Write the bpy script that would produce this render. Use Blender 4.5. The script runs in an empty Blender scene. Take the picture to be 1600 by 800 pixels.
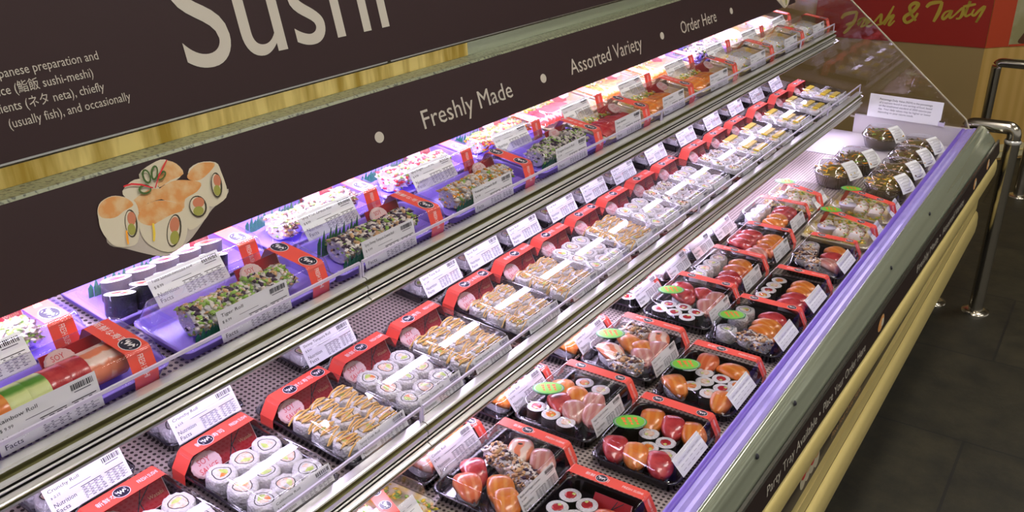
import bpy, bmesh, math, random
from mathutils import Matrix, Vector
R = random.Random(7)
SC = bpy.context.scene
COL = SC.collection
rad = math.radians

# ------------------------------------------------------------------ camera, world, light
H = 1.7
PITCH = math.atan(635 / 1450)
AZ = math.atan2(1045, 1583)
cam = bpy.data.cameras.new('camera')
cam.lens = 36 * 1450 / 1600
cam.sensor_width = 36
cam.clip_start = 0.02
camo = bpy.data.objects.new('camera', cam)
COL.objects.link(camo)
camo.location = (0, 0, H)
camo.rotation_euler = (math.pi / 2 - PITCH, 0, AZ)
SC.camera = camo

SC.view_settings.view_transform = 'Standard'
SC.view_settings.look = 'None'
SC.view_settings.gamma = 1
SC.view_settings.use_curve_mapping = False
SC.view_settings.exposure = 0.0
SC.cycles.transparent_max_bounces = 28
SC.cycles.max_bounces = 8
SC.cycles.caustics_reflective = False
SC.cycles.caustics_refractive = False

W = bpy.data.worlds.new('world')
SC.world = W
W.use_nodes = True
W.node_tree.nodes['Background'].inputs[0].default_value = (0.80, 0.76, 0.70, 1)
W.node_tree.nodes['Background'].inputs[1].default_value = 0.46

TUBE_HEADER, TUBE_UPPER, TUBE_MIDDLE, CEILING = 50.0, 29.0, 34.0, 21.0
TUBE_COL = (0.78, 0.69, 1.0)


# ------------------------------------------------------------------ materials
def principled(name, col, rough=0.5, metal=0.0, bump=None, spec=0.5, coat=0.0, sss=0.0):
    m = bpy.data.materials.new(name)
    m.use_nodes = True
    nt = m.node_tree
    b = nt.nodes['Principled BSDF']
    b.inputs['Base Color'].default_value = (*col, 1)
    b.inputs['Roughness'].default_value = rough
    b.inputs['Metallic'].default_value = metal
    b.inputs['Specular IOR Level'].default_value = spec
    if coat:
        b.inputs['Coat Weight'].default_value = coat
        b.inputs['Coat Roughness'].default_value = 0.05
    if sss:
        b.inputs['Subsurface Weight'].default_value = sss
        b.inputs['Subsurface Radius'].default_value = (0.01, 0.005, 0.003)
        b.inputs['Subsurface Scale'].default_value = 0.3
    if bump:
        kind, scale, strength = bump
        tc = nt.nodes.new('ShaderNodeTexCoord')
        tx = nt.nodes.new('ShaderNodeTexVoronoi' if kind == 'v' else 'ShaderNodeTexNoise')
        tx.inputs['Scale'].default_value = scale
        bp = nt.nodes.new('ShaderNodeBump')
        bp.inputs['Strength'].default_value = strength
        bp.inputs['Distance'].default_value = 0.002
        nt.links.new(tc.outputs['Object'], tx.inputs['Vector'])
        nt.links.new(tx.outputs[0], bp.inputs['Height'])
        nt.links.new(bp.outputs[0], b.inputs['Normal'])
    return m


def ramp_mat(name, c1, c2, tex, scale, rough=0.4, lo=0.4, hi=0.6, coat=0.0, stretch=(1, 1, 1), distort=2.0, metal=0.0):
    m = principled(name, c1, rough, metal, coat=coat)
    nt = m.node_tree
    tc = nt.nodes.new('ShaderNodeTexCoord')
    mp = nt.nodes.new('ShaderNodeMapping')
    mp.inputs['Scale'].default_value = stretch
    if tex == 'wave':
        tx = nt.nodes.new('ShaderNodeTexWave')
        tx.inputs['Distortion'].default_value = distort
        tx.inputs['Detail'].default_value = 2
    else:
        tx = nt.nodes.new('ShaderNodeTexNoise')
        tx.inputs['Detail'].default_value = 5
    tx.inputs['Scale'].default_value = scale
    rp = nt.nodes.new('ShaderNodeValToRGB')
    rp.color_ramp.elements[0].position = lo
    rp.color_ramp.elements[0].color = (*c1, 1)
    rp.color_ramp.elements[1].position = hi
    rp.color_ramp.elements[1].color = (*c2, 1)
    nt.links.new(tc.outputs['Object'], mp.inputs[0])
    nt.links.new(mp.outputs[0], tx.inputs['Vector'])
    nt.links.new(tx.outputs['Fac' if tex != 'wave' else 'Fac'], rp.inputs[0])
    nt.links.new(rp.outputs[0], nt.nodes['Principled BSDF'].inputs['Base Color'])
    return m


def clear_mat(name, tint=(1, 1, 1), base=0.05, edge=0.55, rough=0.05, power=3.0):
    m = bpy.data.materials.new(name)
    m.use_nodes = True
    nt = m.node_tree
    for n in list(nt.nodes):
        if n.type != 'OUTPUT_MATERIAL':
            nt.nodes.remove(n)
    out = [n for n in nt.nodes if n.type == 'OUTPUT_MATERIAL'][0]
    tr = nt.nodes.new('ShaderNodeBsdfTransparent')
    tr.inputs[0].default_value = (*tint, 1)
    gl = nt.nodes.new('ShaderNodeBsdfGlossy')
    gl.inputs['Roughness'].default_value = rough
    lw = nt.nodes.new('ShaderNodeLayerWeight')
    lw.inputs['Blend'].default_value = 0.5
    pw = nt.nodes.new('ShaderNodeMath')
    pw.operation = 'POWER'
    pw.inputs[1].default_value = power
    ma = nt.nodes.new('ShaderNodeMath')
    ma.operation = 'MULTIPLY_ADD'
    ma.inputs[1].default_value = edge
    ma.inputs[2].default_value = base
    mx = nt.nodes.new('ShaderNodeMixShader')
    nt.links.new(lw.outputs['Facing'], pw.inputs[0])
    nt.links.new(pw.outputs[0], ma.inputs[0])
    nt.links.new(ma.outputs[0], mx.inputs[0])
    nt.links.new(tr.outputs[0], mx.inputs[1])
    nt.links.new(gl.outputs[0], mx.inputs[2])
    nt.links.new(mx.outputs[0], out.inputs[0])
    return m


def emit_mat(name, col, s):
    m = bpy.data.materials.new(name)
    m.use_nodes = True
    nt = m.node_tree
    b = nt.nodes['Principled BSDF']
    b.inputs['Base Color'].default_value = (0.8, 0.8, 0.8, 1)
    b.inputs['Emission Color'].default_value = (*col, 1)
    b.inputs['Emission Strength'].default_value = s
    return m


def perforated_mat():
    m = principled('perforated metal', (0.5, 0.44, 0.40), 0.45, 0.2)
    nt = m.node_tree
    tc = nt.nodes.new('ShaderNodeTexCoord')
    sep = nt.nodes.new('ShaderNodeSeparateXYZ')
    nt.links.new(tc.outputs['Object'], sep.inputs[0])

    def mth(op, a, b=None, c=None):
        n = nt.nodes.new('ShaderNodeMath')
        n.operation = op
        for i, v in enumerate((a, b, c)):
            if v is None:
                continue
            if isinstance(v, (int, float)):
                n.inputs[i].default_value = v
            else:
                nt.links.new(v, n.inputs[i])
        return n.outputs[0]
    p = 0.0095
    fx = mth('SUBTRACT', mth('FRACT', mth('MULTIPLY', sep.outputs[0], 1 / p)), 0.5)
    fy = mth('SUBTRACT', mth('FRACT', mth('MULTIPLY', sep.outputs[1], 1 / p)), 0.5)
    d = mth('SQRT', mth('ADD', mth('MULTIPLY', fx, fx), mth('MULTIPLY', fy, fy)))
    hole = mth('LESS_THAN', d, 0.30)
    mx = nt.nodes.new('ShaderNodeMix')
    mx.data_type = 'RGBA'
    mx.inputs[6].default_value = (0.52, 0.44, 0.40, 1)
    mx.inputs[7].default_value = (0.05, 0.035, 0.03, 1)
    nt.links.new(hole, mx.inputs[0])
    nt.links.new(mx.outputs[2], nt.nodes['Principled BSDF'].inputs['Base Color'])
    return m


def slate_mat():
    m = principled('slate floor', (0.03, 0.028, 0.02), 0.55)
    nt = m.node_tree
    tc = nt.nodes.new('ShaderNodeTexCoord')
    mp = nt.nodes.new('ShaderNodeMapping')
    mp.inputs['Location'].default_value = (0.158 + 0.6 * 20, -3.406 + 0.595 * 21, 0)
    br = nt.nodes.new('ShaderNodeTexBrick')
    br.inputs['Scale'].default_value = 1
    br.inputs['Brick Width'].default_value = 0.6
    br.inputs['Row Height'].default_value = 0.595
    br.inputs['Mortar Size'].default_value = 0.005
    br.inputs['Mortar Smooth'].default_value = 0.3
    br.inputs['Color1'].default_value = (0.030, 0.026, 0.014, 1)
    br.inputs['Color2'].default_value = (0.023, 0.020, 0.011, 1)
    br.inputs['Mortar'].default_value = (0.007, 0.006, 0.005, 1)
    no = nt.nodes.new('ShaderNodeTexNoise')
    no.inputs['Scale'].default_value = 9
    no.inputs['Detail'].default_value = 8
    no.inputs['Roughness'].default_value = 0.7
    mx = nt.nodes.new('ShaderNodeMix')
    mx.data_type = 'RGBA'
    mx.blend_type = 'OVERLAY'
    mx.inputs[0].default_value = 0.75
    bp = nt.nodes.new('ShaderNodeBump')
    bp.inputs['Strength'].default_value = 0.35
    bp.inputs['Distance'].default_value = 0.01
    L = nt.links.new
    L(tc.outputs['Object'], mp.inputs[0])
    L(mp.outputs[0], br.inputs[0])
    L(tc.outputs['Object'], no.inputs[0])
    L(br.outputs[0], mx.inputs[6])
    rp = nt.nodes.new('ShaderNodeValToRGB')
    rp.color_ramp.elements[0].position = 0.36
    rp.color_ramp.elements[0].color = (0.16, 0.16, 0.14, 1)
    rp.color_ramp.elements[1].position = 0.66
    rp.color_ramp.elements[1].color = (0.80, 0.78, 0.72, 1)
    L(no.outputs[0], rp.inputs[0])
    L(rp.outputs[0], mx.inputs[7])
    L(mx.outputs[2], nt.nodes['Principled BSDF'].inputs['Base Color'])
    L(no.outputs[0], bp.inputs['Height'])
    L(bp.outputs[0], nt.nodes['Principled BSDF'].inputs['Normal'])
    return m


M = {}
M['chrome'] = principled('polished aluminium', (0.88, 0.87, 0.85), 0.22, 0.6)
M['olive_metal'] = principled('olive shadow groove metal', (0.30, 0.29, 0.13), 0.3, 0.7)  # olive room reflection on the rails put into their colour
M['steel'] = principled('stainless steel', (0.62, 0.58, 0.50), 0.2, 1.0)
M['steel_soft'] = principled('green grey steel nosing', (0.50, 0.55, 0.42), 0.17, 0.6)
M['brass'] = ramp_mat('hammered brass', (0.50, 0.33, 0.05), (0.95, 0.76, 0.28), 'noise', 9, 0.3, metal=0.45, stretch=(1, 3.0, 0.4))
M['silver_line'] = principled('silver edge', (0.7, 0.7, 0.68), 0.25, 1.0)
M['granite'] = ramp_mat('green speckled stone', (0.05, 0.055, 0.035), (0.24, 0.26, 0.16), 'noise', 140, 0.4, 0.36, 0.5)
M['sign_brown'] = principled('dark brown sign board', (0.034, 0.0165, 0.0175), 0.5, spec=0.3)
M['strip_brown'] = principled('dark brown strip', (0.026, 0.014, 0.013), 0.4)
M['cream_ink'] = principled('cream lettering', (0.56, 0.52, 0.44), 0.5)
M['cream'] = principled('cream plastic bumper', (0.86, 0.70, 0.27), 0.3)
M['cream_line'] = principled('bumper seam', (0.25, 0.18, 0.06), 0.6)
M['case_white'] = principled('white case liner', (0.62, 0.58, 0.60), 0.4)
M['case_dark'] = principled('dark case base', (0.02, 0.018, 0.015), 0.6)
M['violet_rail'] = principled('violet plastic rail', (0.20, 0.12, 0.62), 0.3)  # violet case light put into the rail colour
M['louver'] = ramp_mat('frosted louver plastic', (0.16, 0.11, 0.50), (0.42, 0.35, 0.80), 'wave', 26, 0.2, 0.3, 0.7, stretch=(0.02, 1, 0.02), distort=0.2)  # both louver tones carry the violet case light in their colour
M['perf'] = perforated_mat()
M['slate'] = slate_mat()
M['fence'] = clear_mat('clear acrylic', (0.96, 0.95, 0.99), 0.06, 0.5, 0.06)
M['fence_edge'] = principled('acrylic edge', (0.70, 0.64, 0.82), 0.2)
M['lid'] = clear_mat('clear lid plastic', (0.985, 0.98, 1.0), 0.05, 0.75, 0.035, 2.6)
M['pane'] = clear_mat('end glass', (0.93, 0.92, 0.93), 0.055, 0.5, 0.02)
M['pane_edge'] = principled('glass edge', (0.55, 0.50, 0.36), 0.15)
M['paper'] = principled('white label paper', (0.90, 0.90, 0.93), 0.6)
M['paper_grey'] = principled('grey label paper', (0.70, 0.69, 0.74), 0.6)
M['ink'] = principled('black ink', (0.02, 0.02, 0.03), 0.6)
M['ink_grey'] = principled('grey ink', (0.13, 0.12, 0.17), 0.6)
M['band_red'] = principled('red paper band', (0.84, 0.095, 0.065), 0.4)
M['band_logo'] = principled('navy black seal', (0.012, 0.010, 0.03), 0.4)
M['white_ink'] = principled('white ink', (0.88, 0.84, 0.86), 0.5)
M['card_red'] = principled('dark red card', (0.42, 0.012, 0.02), 0.3)
M['sachet'] = principled('pale pink sachet', (0.74, 0.52, 0.52), 0.35)
M['red_ink'] = principled('red ink', (0.60, 0.03, 0.05), 0.5)
M['orange_ink'] = principled('orange ink', (0.85, 0.15, 0.02), 0.5)
M['sticker'] = principled('green sticker', (0.16, 0.50, 0.03), 0.4)
M['sticker_rim'] = principled('dark green rim', (0.02, 0.28, 0.05), 0.4)
M['sticker_grey'] = principled('grey sticker ring', (0.28, 0.36, 0.30), 0.4)
M['tray_black'] = principled('black tray plastic', (0.010, 0.008, 0.016), 0.12, coat=0.3)
M['tray_violet'] = principled('violet tray plastic', (0.36, 0.25, 0.98), 0.25)  # violet light on clear trays put into the base colour
M['tray_gold'] = ramp_mat('pale gold patterned tray', (0.78, 0.60, 0.10), (0.80, 0.73, 0.58), 'noise', 30, 0.3, 0.35, 0.55)
M['grass'] = principled('plastic grass green', (0.01, 0.16, 0.07), 0.35)
M['rice'] = principled('rice', (0.70, 0.68, 0.71), 0.45, bump=('v', 240, 1.0))
M['nori'] = principled('nori', (0.012, 0.014, 0.012), 0.5, bump=('n', 300, 0.5))
M['avocado'] = ramp_mat('avocado', (0.42, 0.58, 0.10), (0.70, 0.74, 0.28), 'noise', 90, 0.4)
M['avocado_skin'] = ramp_mat('avocado slices', (0.10, 0.30, 0.03), (0.66, 0.74, 0.30), 'wave', 26, 0.35, 0.1, 0.55, stretch=(0.3, 1, 0.3), distort=1.5)
M['crab'] = ramp_mat('crab', (0.80, 0.70, 0.62), (0.78, 0.34, 0.18), 'noise', 120, 0.45, 0.45, 0.7)
M['salmon'] = ramp_mat('salmon', (0.74, 0.20, 0.025), (0.82, 0.32, 0.07), 'wave', 18, 0.28, 0.5, 0.95, coat=0.4, stretch=(1, 0.5, 0.2), distort=3)
M['salmon_deep'] = ramp_mat('deep salmon', (0.70, 0.14, 0.04), (0.78, 0.25, 0.10), 'wave', 20, 0.28, 0.5, 0.95, coat=0.4, stretch=(1, 0.6, 0.2), distort=3)
M['tuna'] = ramp_mat('tuna', (0.42, 0.018, 0.03), (0.60, 0.07, 0.07), 'noise', 50, 0.25, coat=0.4)
M['whitefish'] = ramp_mat('pink white fish', (0.54, 0.20, 0.17), (0.64, 0.36, 0.30), 'wave', 20, 0.3, 0.4, 0.95, coat=0.3, stretch=(1, 0.5, 0.3), distort=4)
M['shrimp'] = ramp_mat('shrimp', (0.82, 0.24, 0.12), (0.88, 0.66, 0.56), 'wave', 30, 0.3, 0.35, 0.7, coat=0.3, stretch=(0.4, 1.2, 0.3), distort=3)
M['mayo'] = principled('orange mayo', (0.76, 0.47, 0.13), 0.3, coat=0.3)
M['crumb_white'] = principled('crisp white', (0.84, 0.76, 0.70), 0.5)
M['crumb_tan'] = principled('crisp tan', (0.70, 0.42, 0.20), 0.5)
M['crumb_brown'] = principled('crisp brown', (0.16, 0.07, 0.04), 0.5)
M['crumb_purple'] = principled('dark purple crumb', (0.05, 0.02, 0.06), 0.5)
M['crumb_green'] = principled('scallion', (0.30, 0.52, 0.08), 0.45)
M['crumb_orange'] = principled('orange roe', (0.95, 0.38, 0.02), 0.25, coat=0.3)
M['crumb_red'] = principled('red flakes', (0.68, 0.02, 0.03), 0.35)
M['crumb_yellow'] = principled('yellow cubes', (0.85, 0.62, 0.05), 0.4)
M['seaweed'] = principled('seaweed', (0.16, 0.12, 0.03), 0.3, coat=0.3)
M['cup_black'] = clear_mat('smoky clear cup', (0.66, 0.62, 0.64), 0.10, 0.5, 0.08)
M['wood'] = ramp_mat('pale wood', (0.58, 0.36, 0.09), (0.66, 0.43, 0.13), 'wave', 2.2, 0.35, 0.1, 0.9, stretch=(3, 3, 0.25), distort=3)  # counter side faces, stronger light put into the wood tone
M['wood_tan'] = principled('tan panel', (0.36, 0.25, 0.10), 0.5)  # dim counter faces, weaker light put into the wood colour
M['kiosk_red'] = principled('red fascia', (0.36, 0.016, 0.008), 0.45)  # dimness of the counter front put into the red
M['kiosk_red2'] = principled('orange red fascia', (0.55, 0.06, 0.015), 0.45)  # lit copy of the fascia red for the brighter side face
M['yellow_script'] = principled('mustard script', (0.52, 0.38, 0.04), 0.5)
M['poster_pale'] = ramp_mat('pale food poster', (0.46, 0.44, 0.26), (0.34, 0.31, 0.14), 'noise', 6, 0.5)
M['poster_brown'] = principled('brown food print', (0.10, 0.035, 0.012), 0.5)
M['kick'] = principled('cream kick plate', (0.72, 0.64, 0.36), 0.35)
M['pic_rice'] = principled('printed rice', (0.66, 0.60, 0.44), 0.6)
M['pic_plate'] = principled('printed plate', (0.50, 0.44, 0.36), 0.6)
M['pic_orange'] = ramp_mat('printed salmon', (0.68, 0.30, 0.08), (0.70, 0.48, 0.24), 'noise', 40, 0.6)
M['pic_nori'] = principled('printed nori', (0.05, 0.04, 0.02), 0.6)
M['pic_pink'] = principled('printed pink', (0.58, 0.20, 0.10), 0.6)
M['pic_green'] = principled('printed green', (0.34, 0.34, 0.06), 0.6)
M['pic_chive'] = principled('printed chive', (0.06, 0.12, 0.02), 0.6)
M['tube1'] = emit_mat('header tube', TUBE_COL, TUBE_HEADER)
M['tube2'] = emit_mat('upper shelf tube', TUBE_COL, TUBE_UPPER)
M['tube3'] = emit_mat('middle shelf tube', TUBE_COL, TUBE_MIDDLE)
M['ceil_lamp'] = emit_mat('ceiling lamp diffuser', (1.0, 0.94, 0.86), CEILING)
M['wall'] = principled('beige wall', (0.42, 0.34, 0.20), 0.7)
M['ceiling'] = principled('ceiling', (0.40, 0.34, 0.22), 0.8)


# ------------------------------------------------------------------ mesh builder
_TXT = {}


def text_geo(s):
    if s not in _TXT:
        c = bpy.data.curves.new('t', 'FONT')
        c.body = s
        c.resolution_u = 8 if s == 'Sushi' else 2
        o = bpy.data.objects.new('t', c)
        COL.objects.link(o)
        dg = bpy.context.evaluated_depsgraph_get()
        m = bpy.data.meshes.new_from_object(o.evaluated_get(dg))
        _TXT[s] = ([v.co.copy() for v in m.vertices], [tuple(p.vertices) for p in m.polygons],
                   min(v.co.x for v in m.vertices), max(v.co.x for v in m.vertices))
        bpy.data.objects.remove(o)
        bpy.data.meshes.remove(m)
        bpy.data.curves.remove(c)
    return _TXT[s]


class MB:
    def __init__(s):
        s.v, s.f, s.mi, s.sm, s.mats = [], [], [], [], []

    def m(s, mat):
        if mat not in s.mats:
            s.mats.append(mat)
        return s.mats.index(mat)

    def add(s, vs, fs, mat, smooth=False, mtx=None):
        b = len(s.v)
        s.v += [tuple(mtx @ Vector(v)) if mtx else tuple(v) for v in vs]
        i = s.m(mat) if isinstance(mat, str) else None
        for k, f in enumerate(fs):
            s.f.append(tuple(b + q for q in f))
            s.mi.append(i if i is not None else s.m(mat[k]))
            s.sm.append(smooth)
        return s

    def box(s, c, d, mat, mtx=None):
        x, y, z = d[0] / 2, d[1] / 2, d[2] / 2
        vs = [(c[0] + a * x, c[1] + b * y, c[2] + e * z) for a in (-1, 1) for b in (-1, 1) for e in (-1, 1)]
        fs = [(0, 1, 3, 2), (4, 6, 7, 5), (0, 4, 5, 1), (2, 3, 7, 6), (0, 2, 6, 4), (1, 5, 7, 3)]
        return s.add(vs, fs, mat, False, mtx)

    def extrude_y(s, prof, y0, y1, mat, smooth=False, cap=True, ny=1):
        """closed XZ profile swept along Y; mat may be a list, one per profile edge"""
        n = len(prof)
        vs = []
        for k in range(ny + 1):
            y = y0 + (y1 - y0) * k / ny
            vs += [(p[0], y, p[1]) for p in prof]
        fs, ml = [], []
        for k in range(ny):
            for i in range(n):
                j = (i + 1) % n
                fs.append((k * n + i, k * n + j, (k + 1) * n + j, (k + 1) * n + i))
                ml.append(mat if isinstance(mat, str) else mat[i])
        s.add(vs, fs, ml, smooth)
        if cap:
            c0 = mat if isinstance(mat, str) else mat[0]
            s.add([(p[0], y0, p[1]) for p in prof], [tuple(range(n - 1, -1, -1))], c0)
            s.add([(p[0], y1, p[1]) for p in prof], [tuple(range(n))], c0)
        return s

    def loft(s, rings, mat, smooth=True, cap0=False, cap1=False, mtx=None, capmat=None, closed=True):
        n = len(rings[0])
        vs = [p for r in rings for p in r]
        fs = []
        for k in range(len(rings) - 1):
            for i in range(n if closed else n - 1):
                j = (i + 1) % n
                fs.append((k * n + i, k * n + j, (k + 1) * n + j, (k + 1) * n + i))
        s.add(vs, fs, mat, smooth, mtx)
        if cap0:
            s.add(rings[0], [tuple(range(n - 1, -1, -1))], capmat or mat, False, mtx)
        if cap1:
            s.add(rings[-1], [tuple(range(n))], capmat or mat, False, mtx)
        return s

    def lathe(s, prof, n, mat, c=(0, 0, 0), smooth=True, cap0=False, cap1=False, sx=1, sy=1):
        rings = [[(c[0] + r * sx * math.cos(2 * math.pi * i / n), c[1] + r * sy * math.sin(2 * math.pi * i / n), c[2] + z)
                  for i in range(n)] for r, z in prof]
        return s.loft(rings, mat, smooth, cap0, cap1)

    def tube(s, pts, r, mat, n=8, cap=True, smooth=True, flat=1.0):
        pts = [Vector(p) for p in pts]
        rings = []
        up = Vector((0, 0, 1))
        for i, p in enumerate(pts):
            t = (pts[min(i + 1, len(pts) - 1)] - pts[max(i - 1, 0)]).normalized()
            ref = up if abs(t.z) < 0.95 else Vector((1, 0, 0))
            a = t.cross(ref).normalized()
            b = a.cross(t).normalized()
            rr = r[i] if isinstance(r, (list, tuple)) else r
            rings.append([tuple(p + a * (rr * math.cos(2 * math.pi * k / n)) + b * (rr * flat * math.sin(2 * math.pi * k / n))) for k in range(n)])
        return s.loft(rings, mat, smooth, cap, cap)

    def poly(s, pts, mat, mtx=None):
        return s.add(pts, [tuple(range(len(pts)))], mat, False, mtx)

    def text(s, body, mtx, size, mat, x=0, y=0, width=None, anchor='l', z=0.0003, shear=0.0):
        vs, fs, x0, x1 = text_geo(body)
        sx = size
        if width:
            sx = width / (x1 - x0)
        off = {'l': x0, 'r': x1, 'c': (x0 + x1) / 2}[anchor]
        return s.add([((v.x - off) * sx + shear * v.y * size + x, v.y * size + y, z) for v in vs], fs, mat, False, mtx)

    def rect(s, x0, y0, x1, y1, mat, mtx=None, z=0.0003):
        return s.add([(x0, y0, z), (x1, y0, z), (x1, y1, z), (x0, y1, z)], [(0, 1, 2, 3)], mat, False, mtx)

    def disc(s, cx, cy, rx, ry, mat, mtx=None, z=0.0003, n=20, rot=0):
        c, q = math.cos(rot), math.sin(rot)
        pts = []
        for i in range(n):
            a = 2 * math.pi * i / n
            x, y = rx * math.cos(a), ry * math.sin(a)
            pts.append((cx + x * c - y * q, cy + x * q + y * c, z))
        return s.poly(pts, mat, mtx)

    def mesh(s, name):
        me = bpy.data.meshes.new(name)
        me.from_pydata(s.v, [], s.f)
        for m in s.mats:
            me.materials.append(M[m])
        me.polygons.foreach_set('material_index', s.mi)
        me.polygons.foreach_set('use_smooth', s.sm)
        me.update()
        return me

    def build(s, name, parent=None, loc=None, **kw):
        return link(name, s.mesh(name), parent, loc, **kw)


def link(name, me, parent=None, loc=None, rot=None, scale=None, label=None, kind=None):
    o = bpy.data.objects.new(name, me)
    COL.objects.link(o)
    if parent:
        o.parent = parent
    if loc:
        o.location = loc
    if rot:
        o.rotation_euler = rot
    if scale:
        o.scale = scale
    if label:
        o['label'] = label
    if kind:
        o['kind'] = kind
    return o


def tag(o, label, cat, group=None):
    o['label'] = label
    o['category'] = cat
    if group:
        o['group'] = group
    return o


def thing(name, label, cat, loc=(0, 0, 0), rz=0, group=None, tilt=0.0):
    o = bpy.data.objects.new(name, None)
    o.empty_display_size = 0.05
    COL.objects.link(o)
    o.location = loc
    o.rotation_euler = (0, tilt, rz)
    return tag(o, label, cat, group)


def structure(o):
    o['kind'] = 'structure'
    return o


def frame(P, e1, e2):
    e1, e2 = Vector(e1).normalized(), Vector(e2).normalized()
    e3 = e1.cross(e2)
    return Matrix(((e1.x, e2.x, e3.x, P[0]), (e1.y, e2.y, e3.y, P[1]), (e1.z, e2.z, e3.z, P[2]), (0, 0, 0, 1)))


def smooth_closed(pts, k=4):
    n = len(pts)
    out = []
    for i in range(n):
        p0, p1, p2, p3 = pts[i - 1], pts[i], pts[(i + 1) % n], pts[(i + 2) % n]
        for j in range(k):
            t = j / k
            out.append(tuple(0.5 * (2 * b + (c - a) * t + (2 * a - 5 * b + 4 * c - d) * t * t + (3 * b - a - 3 * c + d) * t ** 3)
                             for a, b, c, d in zip(p0, p1, p2, p3)))
    return out


def smooth_open(pts, k=4):
    P = [pts[0]] + list(pts) + [pts[-1]]
    out = []
    for i in range(1, len(P) - 2):
        for j in range(k):
            t = j / k
            out.append(tuple(0.5 * (2 * b + (c - a) * t + (2 * a - 5 * b + 4 * c - d) * t * t + (3 * b - a - 3 * c + d) * t ** 3)
                             for a, b, c, d in zip(P[i - 1], P[i], P[i + 1], P[i + 2])))
    out.append(tuple(pts[-1]))
    return out


def ribbon(mb, pts, w, mat, mtx, z=0.001):
    """flat brush stroke of the given half widths in the plane of mtx"""
    n = len(pts)
    L, Rr = [], []
    for i, p in enumerate(pts):
        a, b = pts[max(i - 1, 0)], pts[min(i + 1, n - 1)]
        dx, dy = b[0] - a[0], b[1] - a[1]
        l = math.hypot(dx, dy) or 1
        ww = w * (0.55 + 0.45 * math.sin(math.pi * min(1, (i + 0.6) / n)))
        L.append((p[0] - dy / l * ww, p[1] + dx / l * ww, z))
        Rr.append((p[0] + dy / l * ww, p[1] - dx / l * ww, z))
    mb.add(L + Rr, [(i, n + i, n + i + 1, i + 1) for i in range(n - 1)], mat, False, mtx)


def rrect(w, d, r, z, k=4, cx=0, cy=0):
    pts = []
    for sx, sy, a0 in ((1, 1, 0), (-1, 1, 90), (-1, -1, 180), (1, -1, 270)):
        for i in range(k + 1):
            a = rad(a0 + 90 * i / k)
            pts.append((cx + sx * (w / 2 - r) + r * math.cos(a), cy + sy * (d / 2 - r) + r * math.sin(a), z))
    return pts


# ------------------------------------------------------------------ the room
YE = 3.75          # far end of the display case
Y0 = -0.55
b = MB()
b.poly([(-4, -2, 0), (6, -2, 0), (6, 12, 0), (-4, 12, 0)], 'slate')
structure(b.build('floor'))
b = MB()
b.box((-2.75, 5, 1.6), (0.1, 14, 3.2), 'wall')
structure(b.build('wall_left'))
b = MB()
b.box((1, 12.05, 1.6), (10, 0.1, 3.2), 'wall')
structure(b.build('wall_back'))
b = MB()
b.box((1, 5, 3.25), (10, 14, 0.1), 'ceiling')
structure(b.build('ceiling'))
for i, (x, y) in enumerate(((-0.2, 0.4), (-0.2, 2.3), (0.6, 4.6), (2.4, 1.2), (2.4, 3.6))):
    t = thing('ceiling_light', 'long warm ceiling light above the aisle, number %s from the front' % ('one two three four five'.split()[i]),
              'ceiling light', (x, y, 3.2), 0, 'ceiling lights over the aisle')
    q = MB()
    q.box((0, 0, -0.02), (0.34, 1.26, 0.04), 'case_white')
    q.build('lamp_housing', t)
    q = MB()
    q.box((0, 0, -0.045), (0.3, 1.2, 0.01), 'ceil_lamp')
    q.build('diffuser', t)

# ------------------------------------------------------------------ display case
case = thing('display_case', 'long open refrigerated sushi case with chrome shelf rails and cream bumpers', 'display case', (0, 0, 0))
b = MB()
b.extrude_y([(-0.45, 0.0), (-0.45, 0.30), (-0.388, 0.31), (-0.384, 0.60), (-0.386, 0.70), (-0.402, 0.735), (-0.440, 0.735), (-0.456, 0.668),
             (-1.30, 0.668), (-1.30, 1.27), (-1.36, 1.27), (-1.36, 0.0)],
            Y0, YE, ['case_dark', 'case_dark', 'case_dark', 'case_white', 'case_white', 'case_white', 'case_white', 'case_white', 'case_white',
                     'case_white', 'case_dark', 'case_dark'])
b.build('case_body', case)
b = MB()
b.box((-0.88, (Y0 + 3.36) / 2, 0.672), (0.82, 3.36 - Y0, 0.008), 'perf')
b.build('deck_pan', case, label='perforated metal deck pan')
b = MB()
b.box((-0.88, 3.535, 0.674), (0.82, 0.345, 0.008), 'case_white')
b.build('deck_plate', case, label='solid white deck plate at the far end')
# front edge of the tub
b = MB()
b.extrude_y([(-0.452, 0.700), (-0.452, 0.744), (-0.449, 0.749), (-0.442, 0.750), (-0.437, 0.747), (-0.437, 0.735)], Y0, YE - 0.03, 'violet_rail', True)
b.build('tub_rail', case, label='violet plastic tub rail')
b = MB()
b.extrude_y([(-0.437, 0.737), (-0.437, 0.748), (-0.428, 0.752), (-0.420, 0.751), (-0.410, 0.758), (-0.402, 0.757), (-0.400, 0.750), (-0.40, 0.738)], Y0, YE - 0.03, 'louver')
b.build('air_grille', case, label='frosted louvered air grille')
FLARE = 0.0135


def flared(mb, prof, wts, mat, ys=None, smooth=True):
    """profile swept along Y whose weighted points lean outward towards the far end"""
    ys = ys or [Y0, 0.9, 1.6, 2.3, 3.0, YE]
    rings = [[(x + w * FLARE * (y - 1.2), y, z) for (x, z), w in zip(prof, wts)] for y in ys]
    mb.loft(rings, mat, smooth, True, True)
    return mb


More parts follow.
